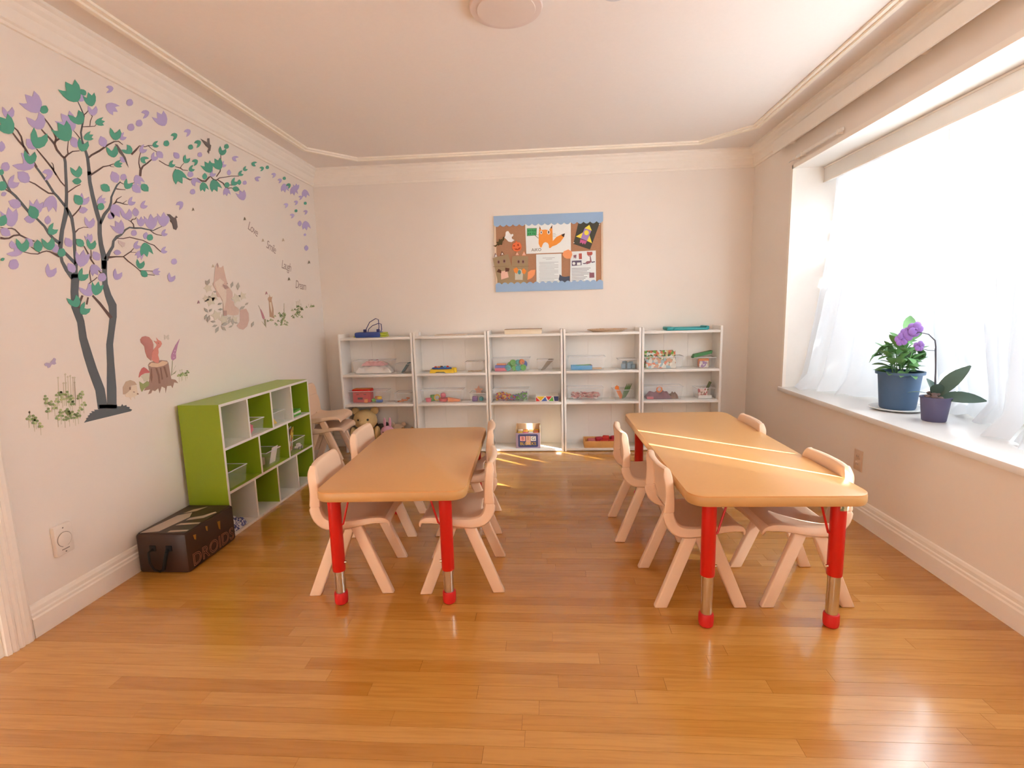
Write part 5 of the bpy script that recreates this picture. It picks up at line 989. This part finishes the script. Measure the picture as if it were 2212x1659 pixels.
LOOSE = [('H', 'd', 'p', 485, 235, 375, 260), ('H', 't', 'p', 375, 495, 525, 600), ('H', 'o', 'p', 750, 465, 55), ('H', 'd', 'p', 1065, 620, 960, 675), ('H', 't', 'p', 1320, 835, 1215, 650), ('H', 'o', 'p', 905, 800, 55), ('H', 'o', 'p', 770, 868, 58), ('H', 'd', 'p', 1740, 915, 1660, 980), ('H', 'd', 'g', 1520, 980, 1440, 1040), ('H', 'o', 'g', 1345, 1130, 47), ('H', 'o', 'g', 1742, 1190, 40), ('H', 's', 'p', 1555, 1375, 1465, 1275),
 ('C', 'd', 'g', 522, 350, 455, 405), ('C', 'o', 'p', 512, 532, 32), ('C', 'd', 'g', 482, 610, 420, 655), ('C', 'o', 'g', 875, 420, 33), ('C', 'd', 'p', 955, 570, 1025, 590), ('C', 'd', 'g', 1105, 745, 1150, 710), ('C', 'o', 'p', 1125, 915, 28), ('C', 't', 'p', 1110, 1150, 1065, 1035), ('C', 'o', 'p', 415, 1038, 36), ('C', 'd', 'p', 280, 1180, 215, 1250), ('C', 'd', 'g', 1215, 650, 1280, 660), ('C', 'd', 'p', 1265, 850, 1330, 865), ('C', 'd', 'g', 1385, 710, 1335, 735), ('C', 'o', 'g', 1433, 705, 24), ('C', 'd', 'p', 1550, 795, 1500, 825), ('C', 'd', 'p', 1632, 872, 1585, 900), ('C', 'o', 'g', 1665, 855, 22), ('C', 't', 'p', 1662, 930, 1672, 1030), ('C', 'd', 'g', 1748, 930, 1708, 975), ('C', 't', 'p', 1788, 970, 1798, 1070), ('C', 't', 'p', 1830, 1020, 1830, 940), ('C', 't', 'p', 1942, 1010, 1958, 1105), ('C', 'd', 'p', 1912, 1105, 1868, 1130), ('C', 'd', 'p', 1852, 1170, 1808, 1200), ('C', 'd', 'p', 1717, 1205, 1672, 1238), ('C', 'o', 'g', 1952, 1195, 20), ('C', 'o', 'g', 1825, 1298, 20), ('C', 'd', 'p', 1982, 1300, 1938, 1330), ('C', 'd', 'p', 1802, 1350, 1755, 1380), ('C', 's', 'p', 1878, 1510, 1878, 1430), ('C', 't', 'p', 1952, 1440, 1968, 1545), ('D', 'o', 'p', 1530, 338, 16), ('D', 's', 'p', 1548, 545, 1548, 470),
 ('F', 'o', 'p', 200, 1460, 76), ('F', 'd', 'p', 720, 1650, 765, 1490), ('F', 's', 'g', 0, 1400, 60, 1370), ('I', 's', 'g', 245, 195, 375, 285), ('I', 's', 'g', 825, 185, 925, 290), ('I', 'd', 'p', 815, 515, 895, 460), ('I', 'o', 'p', 393, 640, 48), ('I', 'o', 'p', 1297, 1295, 42), ('I', 'd', 'p', 455, 1555, 495, 1430), ('I', 'd', 'p', 1235, 1585, 1265, 1480)]
for i, e in enumerate(LOOSE): leaf(*e, lay=i)
def decal(name, label, zn, parts, cat='wall decal', group=None):
    """parts: (part name, colour, list of outlines); the first one carries the rest"""
    allp = [p for _, _, ol in parts for o in ol for p in o]; c = wp(zn, sum(p[0] for p in allp) / len(allp), max(p[1] for p in allp))
    t = thing(name, label, cat, c, 0, group)
    for i, (pn, col, ol) in enumerate(parts):
        m_ = mat('print_%d_%d_%d' % col, print_ink(col), .65, var=.06, scale=60)
        if pn in ('flower', 'leaf'):
            for o in ol: flat(MB(), zn, o, .0008 + .0007 * i, .0006, c).build(pn, m_, t)
            continue
        mb = MB()
        for o in ol: flat(mb, zn, o, .0008 + .0007 * i, .0006, c)
        mb.build(pn, m_, t, kind='stuff' if 'leaflets' in pn or pn == 'stems' else None)
    return t
BIRD = (104, 92, 88)
def one(name, label, zn, pts, col):
    c = wp(zn, pts[0][0], pts[0][1]); flat(MB(), zn, pts, .003, .0006, c).build(name, mat('print_%d_%d_%d' % col, print_ink(col), .65), None, c, label=label, cat='wall decal')
one('bird_decal', 'dark bird decal perched among the green leaves of the tree decal', 'H', [(505, 1138), (545, 1148), (600, 1230), (680, 1360), (728, 1525), (700, 1480), (640, 1350), (565, 1270), (540, 1190)], BIRD)
one('bird_decal', 'dark bird decal flying beside the purple leaves below the branch', 'C', [(55, 1342), (100, 1345), (150, 1390), (170, 1390), (185, 1363), (207, 1388), (185, 1400), (197, 1450), (206, 1520), (185, 1562), (150, 1545), (135, 1470), (100, 1440), (115, 1415)], BIRD)
one('bird_decal', 'dark bird decal flying just under the crown moulding', 'C', [(518, 313), (600, 358), (618, 380), (616, 310), (640, 308), (647, 390), (664, 405), (652, 480), (640, 480), (634, 522), (610, 492), (630, 445), (590, 412)], BIRD)
# squirrel on a stump with toadstool, moss and foxglove
decal('squirrel_decal', 'red squirrel decal sitting on a printed tree stump', 'K', [
    ('tail', (186, 122, 112), [[(400, 660), (300, 570), (255, 440), (235, 310), (150, 220), (135, 150), (180, 85), (260, 65), (350, 90), (420, 170), (455, 270), (450, 400), (420, 480)]]),
    ('body', (214, 134, 118), [[(410, 640), (415, 470), (460, 380), (520, 310), (530, 270), (490, 220), (460, 190), (545, 190), (515, 100), (570, 160), (630, 190), (655, 250), (620, 320), (565, 370), (575, 460), (560, 520), (590, 620), (570, 715), (500, 700)]]),
    ('face', (150, 84, 76), [[(560, 230), (580, 230), (578, 245), (560, 244)], [(455, 185), (475, 180), (480, 196)]])])
decal('stump_decal', 'brown tree stump decal with roots under the squirrel', 'K', [
    ('bark', (164, 126, 110), [[(325, 760), (360, 700), (480, 655), (640, 640), (780, 655), (810, 700), (850, 930), (880, 1090), (980, 1110), (1045, 1190), (950, 1170), (910, 1310), (880, 1250), (780, 1260), (745, 1425), (735, 1310), (650, 1270), (600, 1430), (570, 1310), (490, 1380), (430, 1360), (400, 1430), (330, 1455), (380, 1340), (230, 1370), (300, 1240), (355, 1130), (365, 950)]]),
    ('bark_furrow', (138, 98, 84), [[(500, 830), (540, 830), (600, 1000), (620, 1200), (580, 1200), (560, 1010)], [(390, 840), (410, 840), (430, 1050), (410, 1180), (380, 1060)], [(690, 800), (730, 790), (800, 1040), (770, 1060)], [(610, 820), (640, 820), (680, 1100), (650, 1110)]]),
    ('cut_face', (218, 178, 146), [[(330, 770), (400, 700), (560, 720), (660, 660), (790, 680), (780, 725), (690, 775), (540, 810), (400, 805)]])])
decal('toadstool_decal', 'red capped toadstool decal left of the printed stump', 'K', [
    ('stalk', (206, 192, 170), [[(150, 1030), (230, 970), (355, 950), (355, 1080), (300, 1140), (230, 1150), (200, 1080)]]),
    ('cap', (196, 104, 100), [[(98, 1050), (120, 940), (170, 840), (220, 808), (280, 840), (360, 920), (352, 945), (240, 955), (160, 1000), (110, 1055)]]),
    ('moss', (150, 152, 100), [[(110, 1150), (200, 1210), (300, 1140), (350, 1180), (330, 1250), (230, 1320), (170, 1400), (130, 1300), (120, 1240)]])])
decal('foxglove_decal', 'pink foxglove decal standing right of the printed stump', 'K', [
    ('stem', (160, 152, 120), [[(880, 1010), (900, 650), (915, 650), (895, 1010)], [(880, 980), (990, 760), (905, 930)], [(880, 1000), (1005, 890), (970, 960)]]),
    ('blossom', (186, 130, 156), [[(870, 560), (880, 500), (920, 400), (970, 290), (1050, 170), (1080, 130), (1030, 290), (1010, 380), (990, 470), (990, 600), (920, 650), (880, 620)]]),
    ('blossom_dots', (220, 180, 196), [[(950, 400), (970, 395), (970, 425), (950, 430)], [(920, 470), (935, 465), (935, 490), (920, 492)], [(960, 480), (975, 478), (972, 505), (958, 505)], [(925, 570), (945, 560), (945, 590), (925, 592)]])])
decal('hedgehog_decal', 'small brown hedgehog decal beside the tree decal foot', 'E', [
    ('spines', (190, 158, 132), [[(1398, 800), (1395, 720), (1430, 655), (1480, 637), (1530, 655), (1555, 690), (1490, 700), (1480, 750), (1420, 800)]]),
    ('face', (224, 198, 172), [[(1420, 805), (1480, 745), (1500, 700), (1550, 695), (1560, 760), (1572, 800), (1530, 825), (1535, 858), (1520, 830), (1490, 835), (1488, 865), (1470, 835), (1430, 830)]]),
    ('nose_and_ear', (140, 104, 84), [[(1555, 785), (1572, 790), (1572, 802), (1552, 800)], [(1465, 720), (1482, 715), (1482, 750), (1468, 748)], [(1510, 768), (1530, 770), (1528, 778), (1510, 776)]])])
def clover(zn, c, n, sx, sy, seed, s, name, label, stems=True, tall=0):
    rn = random.Random(seed); lv, lv2, st = [], [], []
    for k in range(n):
        x, y = c[0] + rn.gauss(0, .5) * sx, c[1] + rn.uniform(-1, 1) * sy
        for j in range(3):
            a = j * 2.1 + rn.uniform(0, 1); px, py = x + s * .8 * math.cos(a), y + s * .7 * math.sin(a); (lv if rn.random() < .6 else lv2).append([(px + s * .62 * math.cos(q), py + s * .55 * math.sin(q)) for q in [2 * PI * w_ / 7 for w_ in range(7)]])
        if stems: st.append([(x - s * .12, y), (x + s * .12, y), (x + s * .3, y + s * 4), (x + s * .15, y + s * 4)])
    for k in range(tall):
        x = c[0] + rn.uniform(-1, .8) * sx * .6; y1 = c[1] - sy * rn.uniform(1.2, 2.4); st.append([(x - s * .1, y1), (x + s * .1, y1), (x + s * .5, c[1]), (x + s * .3, c[1])]); st.append([(x - s * .5, y1 - s * .3), (x, y1 - s * .8), (x + s * .5, y1 - s * .3), (x, y1 + s * .2)])
    parts = [('stems', (206, 190, 162), st)] if st else []
    decal(name, label, zn, parts + [('pale_leaflets', (178, 178, 122), lv2 or lv[:1]), ('leaflets', (134, 144, 92), lv)])
clover('E', (770, 930), 30, 200, 150, 31, 26, 'clover_decal', 'large green clover clump decal left of the tree decal foot', True, 9)
clover('E', (370, 1110), 5, 110, 60, 32, 28, 'clover_decal', 'small clover sprig decal lowest on the wall', True, 2)
clover('E', (2080, 570), 5, 70, 30, 33, 18, 'clover_decal', 'small clover sprig decal right of the foxglove decal', True, 2)
one('butterfly_decal', 'pale violet butterfly decal above the large clover clump', 'E', [(495, 455), (520, 440), (560, 445), (580, 420), (605, 385), (628, 395), (622, 430), (632, 450), (610, 462), (580, 458), (560, 495), (535, 500), (530, 480), (505, 475)], (176, 156, 176))
one('butterfly_decal', 'faint white butterfly decal beside the squirrel ears', 'K', [(700, 35), (720, 40), (755, 80), (800, 35), (818, 45), (812, 95), (825, 130), (800, 155), (760, 120), (715, 150), (705, 110), (712, 80)], (206, 190, 172))
one('butterfly_decal', 'faint pink butterfly decal under the right trunk branches', 'B', [(935, 70), (960, 78), (975, 85), (992, 90), (985, 120), (970, 125), (955, 105), (940, 95)], (206, 180, 172))
# sitting fox among flowers
fl_leaf = lambda x, y, l, a: [(x, y), (x + l * .5 * math.cos(a) - l * .22 * math.sin(a), y + l * .5 * math.sin(a) + l * .22 * math.cos(a)), (x + l * math.cos(a), y + l * math.sin(a)), (x + l * .5 * math.cos(a) + l * .22 * math.sin(a), y + l * .5 * math.sin(a) - l * .22 * math.cos(a))]
def bloom(x, y, r): return [(x + r * (1 if k % 2 else .55) * math.cos(PI * k / 5), y + r * (1 if k % 2 else .55) * math.sin(PI * k / 5)) for k in range(10)]
decal('fox_decal', 'sitting fox decal in soft brown among printed flowers', 'J', [
    ('flower', (214, 196, 172), [bloom(180, 640, 100), bloom(230, 900, 120), bloom(300, 820, 100), bloom(350, 1200, 120), bloom(760, 850, 110), bloom(890, 800, 90), bloom(500, 1280, 110), bloom(140, 850, 80), bloom(720, 1280, 80)]),
    ('fox_tail', (208, 168, 152), [[(830, 1100), (860, 1080), (960, 1060), (1010, 1160), (1018, 1300), (980, 1420), (900, 1490), (820, 1470), (765, 1410), (830, 1330)]]),
    ('fox_body', (210, 174, 156), [[(300, 500), (310, 350), (330, 200), (368, 120), (408, 215), (450, 215), (487, 178), (500, 250), (530, 380), (555, 480), (580, 545), (560, 575), (620, 640), (675, 720), (680, 810), (640, 870), (700, 920), (720, 1000), (820, 1080), (800, 1180), (700, 1200), (580, 1180), (555, 1200), (490, 1205), (485, 1100), (480, 920), (430, 830), (370, 820), (330, 680), (280, 560)]]),
    ('fox_chest', (222, 196, 176), [[(310, 520), (420, 440), (510, 520), (450, 600), (550, 680), (545, 900), (500, 1090), (470, 880), (400, 760), (340, 660)]]),
    ('fox_markings', (172, 138, 128), [[(495, 1100), (555, 1100), (555, 1205), (487, 1205)], [(470, 560), (570, 590), (600, 640), (520, 660)], [(550, 535), (578, 540), (570, 562)], [(355, 150), (368, 125), (385, 180), (370, 230)]]),
    ('leaf', (172, 160, 144), [fl_leaf(x, y, l, a) for x, y, l, a in [(120, 480, 110, 1.2), (200, 450, 140, 1.9), (640, 640, 140, -1.3), (780, 680, 160, -1.5), (90, 1040, 130, .9), (250, 1060, 90, 2.2), (370, 1080, 110, -.1), (100, 1280, 120, -1.2), (160, 1340, 160, -1.3), (220, 1320, 110, .1), (250, 1430, 120, -.3), (320, 1560, 150, -1.1), (540, 1510, 140, -2.4), (440, 1390, 150, -.15), (590, 1370, 120, -1.2), (680, 1400, 140, -1.6), (590, 1450, 100, -.5), (820, 1080, 130, -.6), (930, 990, 90, -.7), (460, 940, 100, 2.7), (270, 710, 80, .1), (700, 1340, 90, .2), (1060, 1440, 130, -1.2), (560, 1280, 100, -.6)]])])
# hare with clumps and foxglove near the corner
decal('hare_decal', 'upright brown hare decal near the room corner', 'L', [
    ('body', (190, 148, 118), [[(450, 430), (450, 380), (480, 345), (505, 330), (490, 245), (530, 330), (560, 350), (600, 320), (575, 440), (600, 570), (640, 760), (645, 1000), (675, 1075), (560, 1030), (510, 1020), (490, 700), (480, 500)]]),
    ('chest', (222, 196, 170), [[(500, 520), (560, 520), (590, 760), (580, 900), (530, 720)]])])
decal('foxglove_decal', 'slim pink foxglove decal left of the hare', 'L', [
    ('stem', (166, 150, 118), [[(120, 620), (140, 640), (200, 770), (180, 760)], [(320, 1080), (380, 1100), (390, 1390), (340, 1300), (320, 1200)], [(235, 1170), (260, 1190), (380, 1340), (350, 1330)]]),
    ('blossom', (186, 124, 128), [[(175, 740), (215, 770), (280, 900), (340, 1060), (300, 1110), (260, 1060), (210, 880)]])])
clover('L', (930, 1080), 26, 190, 210, 41, 32, 'clover_decal', 'clover clump decal right of the hare', False, 5)
clover('L', (1500, 840), 22, 170, 190, 42, 32, 'clover_decal', 'clover clump decal near the room corner', False, 4)
clover('L', (1880, 680), 5, 170, 40, 43, 32, 'clover_decal', 'row of tiny clover sprigs at the room corner', False, 3)
clover('L', (500, 1120), 3, 110, 50, 44, 32, 'clover_decal', 'tiny clover sprig decal at the hare feet', False, 0)
clover('L', (710, 1280), 2, 60, 40, 45, 32, 'clover_decal', 'tiny clover sprig decal below the hare', False, 0)
clover('L', (1300, 1030), 2, 60, 40, 46, 32, 'clover_decal', 'tiny clover sprig decal between two clumps', False, 0)
for zn, x, y, lb in (('D', 757, 135, 'tiny brown moth decal above the word Love'), ('D', 990, 410, 'faint moth decal left of the word Smile'), ('D', 1250, 405, 'faint moth decal right of the word Smile'), ('D', 1325, 905, 'tiny brown moth decal above the word Dream'), ('D', 350, 740, 'faint moth decal by the printed fox ear'), ('D', 1582, 690, 'tiny dragonfly decal beside the room corner'), ('D', 1035, 1085, 'tiny pink moth decal above the hare'), ('D', 165, 1200, 'tiny violet moth decal left of the printed fox'), ('D', 95, 14, 'tiny brown moth decal under the flying bird')):
    one('moth_decal', lb, zn, [(x - 16, y + 20), (x - 4, y - 22), (x + 6, y - 14), (x + 16, y + 18), (x + 4, y + 12)], (186, 160, 134) if 'faint' in lb else ((176, 128, 132) if 'pink' in lb or 'violet' in lb else (122, 106, 84)))
# the four words
INKW = mat('word_print', print_ink((158, 130, 118)), .65)
for word, u, v, sc_, tilt in (('Love', 545.5, 495, .060, -.16), ('Smile', 585, 534, .060, -.12), ('Laugh', 618, 575, .062, -.06), ('Dream', 649, 617, .062, -.03)):
    p0 = at(u, v, 0, XL); mb = MB(); ca, sa = math.cos(tilt * 2.2), math.sin(tilt * 2.2)
    put_text(mb, word, sc_, lambda x, y, z: Vector((.001, x * 1.15 * ca - y * sa, (x * 1.15 * sa + y * 1.5 * ca))), shear=.35, space=.86)
    mb.build('word_decal', INKW, None, p0, label='brown script word %s printed on the tree decal wall' % word, cat='wall decal')
# ------------------------------------------------------------------ plants on the sill
POTB = mat('blue_pot', (72, 100, 132), .5); POTV = mat('violet_pot', (92, 88, 122), .5); SOIL = mat('potting_soil', (70, 54, 42), .95, var=.3)
SAUC = mat('white_saucer', (232, 232, 230), .35); LFG = mat('plant_leaf', (112, 160, 100), .5, var=.15); ORL = mat('orchid_leaf', (78, 104, 92), .4, var=.12)
PETV = mat('violet_petal', (150, 110, 190), .6, var=.1); STEMV = mat('orchid_stem', (86, 84, 96), .6); ROOT = mat('pale_bark_chip', (150, 130, 128), .9, var=.2)
def leaf_blade(l, wd, droop=.25, n=5, fold=.12):
    mb = MB(); vs = []; fs = []
    for i in range(n + 1):
        t = i / n; w_ = wd * math.sin(PI * min(1, t * .92 + .06)) ** .8; z = l * (.9 * t * .3) - droop * l * t * t
        for s in (-1, 0, 1): vs.append((s * w_ / 2, l * t, z + fold * w_ * abs(s)))
    for i in range(n):
        for k in range(2): fs.append((i * 3 + k, i * 3 + k + 1, (i + 1) * 3 + k + 1, (i + 1) * 3 + k))
    return mb.add(vs, fs, True)
sx, sy = 1.925, 2.905
s = thing('plant_saucer', 'white round saucer under the blue flower pot', 'saucer', (sx, sy, SZ))
MB().lathe([(.085, 0), (.118, .006), (.132, .014), (.129, .0165), (.112, .010), (.0, .008)], 36).build('dish', SAUC, s)
pl = thing('potted_plant', 'bushy green plant in a blue pot on the window sill', 'plant', (sx, sy, SZ + .0085))
MB().lathe([(.0, 0), (.080, 0), (.084, .01), (.100, .19), (.112, .192), (.113, .206), (.104, .206), (.098, .19), (.0, .18)], 32).build('pot', POTB, pl)
MB().lathe([(0, .184), (.097, .184)], 20).build('soil', SOIL, pl)
lm = leaf_blade(.078, .038).me('leaf', LFG); rn = random.Random(5)
for k in range(90):
    a = rn.uniform(0, 2 * PI); r = rn.uniform(.01, .085); h = .195 + rn.random() ** 1.1 * .19 * (1 - r * 4)
    o = link('leaf', lm, pl, (r * math.cos(a), r * math.sin(a), h)); o.rotation_euler = (rn.uniform(-.3, .9), rn.uniform(-.4, .4), a - PI / 2 + rn.uniform(-.7, .7)); q = rn.uniform(.7, 1.25); o.scale = (q, q, q)
for k, (x, y, z, rx, rz, q) in enumerate([(-.07, .02, .34, -.9, 1.2, 1.5), (-.05, -.01, .36, -.7, .4, 1.3), (.05, .01, .37, .5, -1.0, 1.2), (.02, 0, .40, 1.0, -.4, 1.6), (.06, -.02, .34, -.8, -1.2, 1.4)]):
    o = link('leaf', lm, pl, (x, y, z)); o.rotation_euler = (rx, .2, rz); o.scale = (q, q, q)
st = MB()
for k in range(9):
    a = k * .7; st.tube([(.03 * math.cos(a), .03 * math.sin(a), .18), (.05 * math.cos(a), .05 * math.sin(a), .27), (.07 * math.cos(a + .3), .05 * math.sin(a), .36)], [.003, .0025, .0015], 5)
st.build('stems', LFG, pl)
ox, oy = 1.915, 2.62
orc = thing('orchid', 'purple orchid with arching stem in a small violet pot on the sill', 'plant', (ox, oy, SZ))
MB().lathe([(0, 0), (.047, 0), (.050, .004), (.062, .115), (.066, .116), (.066, .122), (.060, .122), (.057, .11), (0, .105)], 28).build('pot', POTV, orc)
bk = MB()
for k in range(14): a = rn.uniform(0, 6.28); r = rn.uniform(0, .04); bk.blob((r * math.cos(a), r * math.sin(a), .115 + rn.uniform(0, .025)), (.016, .013, .009), 7, 5)
bk.build('bark_chips', ROOT, orc)
for rz, rx, l, wd in ((-2.0, .95, .20, .068), (-2.1, .0, .19, .060), (1.5, .25, .13, .03), (2.6, .9, .10, .055), (.3, 1.1, .10, .055)):
    o = leaf_blade(l, wd, .35, 8, .1).build('leaf', ORL, orc, (0, 0, .12)); o.rotation_mode = 'YXZ'; o.rotation_euler = (rx, 1.0 if rz < -1 else 0, rz)
SP = [(-.005, 0, .11), (-.012, 0, .25), (-.022, 0, .37), (-.028, .0, .40), (-.05, .015, .43), (-.085, .03, .44), (-.12, .045, .42), (-.145, .05, .39)]
MB().tube(SP, [.004, .0035, .003, .003, .0025, .002, .002, .0015], 7).build('flower_stem', STEMV, orc)
MB().tube([(.004, 0, .11), (-.010, .004, .25), (-.02, .006, .36)], .0022, 6).build('support_stick', STEMV, orc)
MB().tube([(-.018, 0, .35), (-.05, .01, .352), (-.075, .018, .36)], .0016, 6).build('side_stem', STEMV, orc)
for k, (x, y, z, q) in enumerate([(-.10, .035, .455, 1.15), (-.118, .045, .437, 1), (-.135, .05, .425, 1.1), (-.15, .052, .405, 1), (-.085, .02, .372, .8)]):
    fl = MB()
    for j in range(5):
        a = j * 2 * PI / 5 + k; fl.blob((.016 * q * math.cos(a), .004 * math.sin(3 * a), .016 * q * math.sin(a)), (.018 * q, .005, .018 * q), 8, 5)
    fl.blob((0, -.006, 0), .006 * q, 6, 5); fl.build('flower', PETV, orc, (x, y, z))

# ------------------------------------------------------------------ outlets, ceiling lamp, smoke alarm
PLATE = mat('outlet_plate', (238, 228, 218), .4); DK = mat('slot_grey', (150, 138, 128), .6)
o1 = thing('wall_vacuum_outlet', 'white round-lidded wall outlet low on the tree decal wall', 'outlet', (XL, 1.832, .325))
MB().box(0, .018, -.038, .038, -.062, .062, .003).build('plate', PLATE, o1)
rg = []
lid = MB(); lid.lathe([(.0, .018), (.029, .018), (.029, .0205), (.027, .0215), (0, .0215)], 28, M=Matrix.Rotation(PI / 2, 4, 'Y')); lid.build('lid', PLATE, o1)
MB().tube([(.0188, .030 * math.cos(a), .030 * math.sin(a)) for a in [math.radians(-70 + 320 * k / 24 + 0) for k in range(25)]], .0012, 5).build('lid_groove', DK, o1)
MB().box(.018, .0195, -.016, .016, -.042, -.039).build('hinge', DK, o1)
for z in (.048, -.052): MB().lathe([(.003, .018), (.003, .0192), (0, .0195)], 10, (0, 0, 0), Matrix.Translation((0, 0, z)) @ Matrix.Rotation(PI / 2, 4, 'Y')).build('screw', DK, o1)
o2 = thing('power_outlet', 'beige duplex power outlet on the wall under the window', 'outlet', (XR, 2.833, .335))
PL2 = mat('beige_outlet', (222, 196, 172), .45)
MB().box(-.006, 0, -.036, .036, -.058, .058, .002).build('plate', PL2, o2)
for z in (-.022, .022):
    q = MB().box(-.0085, -.006, -.017, .017, z - .015, z + .015, .004).build('socket', PL2, o2)
    MB().box(-.0092, -.0084, -.008, -.005, z - .004, z + .007).box(-.0092, -.0084, .005, .008, z - .004, z + .007).build('slots', DK, q)
LAMP = mat('lamp_shell', (226, 208, 200), .45, var=.01); DIFF = mat('lamp_diffuser', (228, 212, 202), .35, var=.01)
cl = thing('ceiling_lamp', 'round flat white ceiling lamp, switched off', 'lamp', (-.148, 2.27, ZC))
MB().lathe([(0, -.0), (.148, -.0), (.150, -.012), (.146, -.020), (.122, -.023), (.0, -.023)], 48).build('ring_housing', LAMP, cl)
MB().lathe([(.121, -.022), (.119, -.026), (.0, -.030)], 48).build('diffuser', DIFF, cl)
sa = thing('smoke_alarm', 'small round white smoke alarm on the ceiling beside the lamp', 'smoke alarm', (.285, 2.19, ZC))
MB().lathe([(0, 0), (.062, 0), (.064, -.014), (.052, -.034), (.0, -.036)], 32).build('body', mat('alarm_shell', (214, 212, 214), .4), sa)
MB().lathe([(.056, -.015), (.066, -.016), (.066, -.019), (.056, -.02)], 32).build('vent_ring', DK, sa)
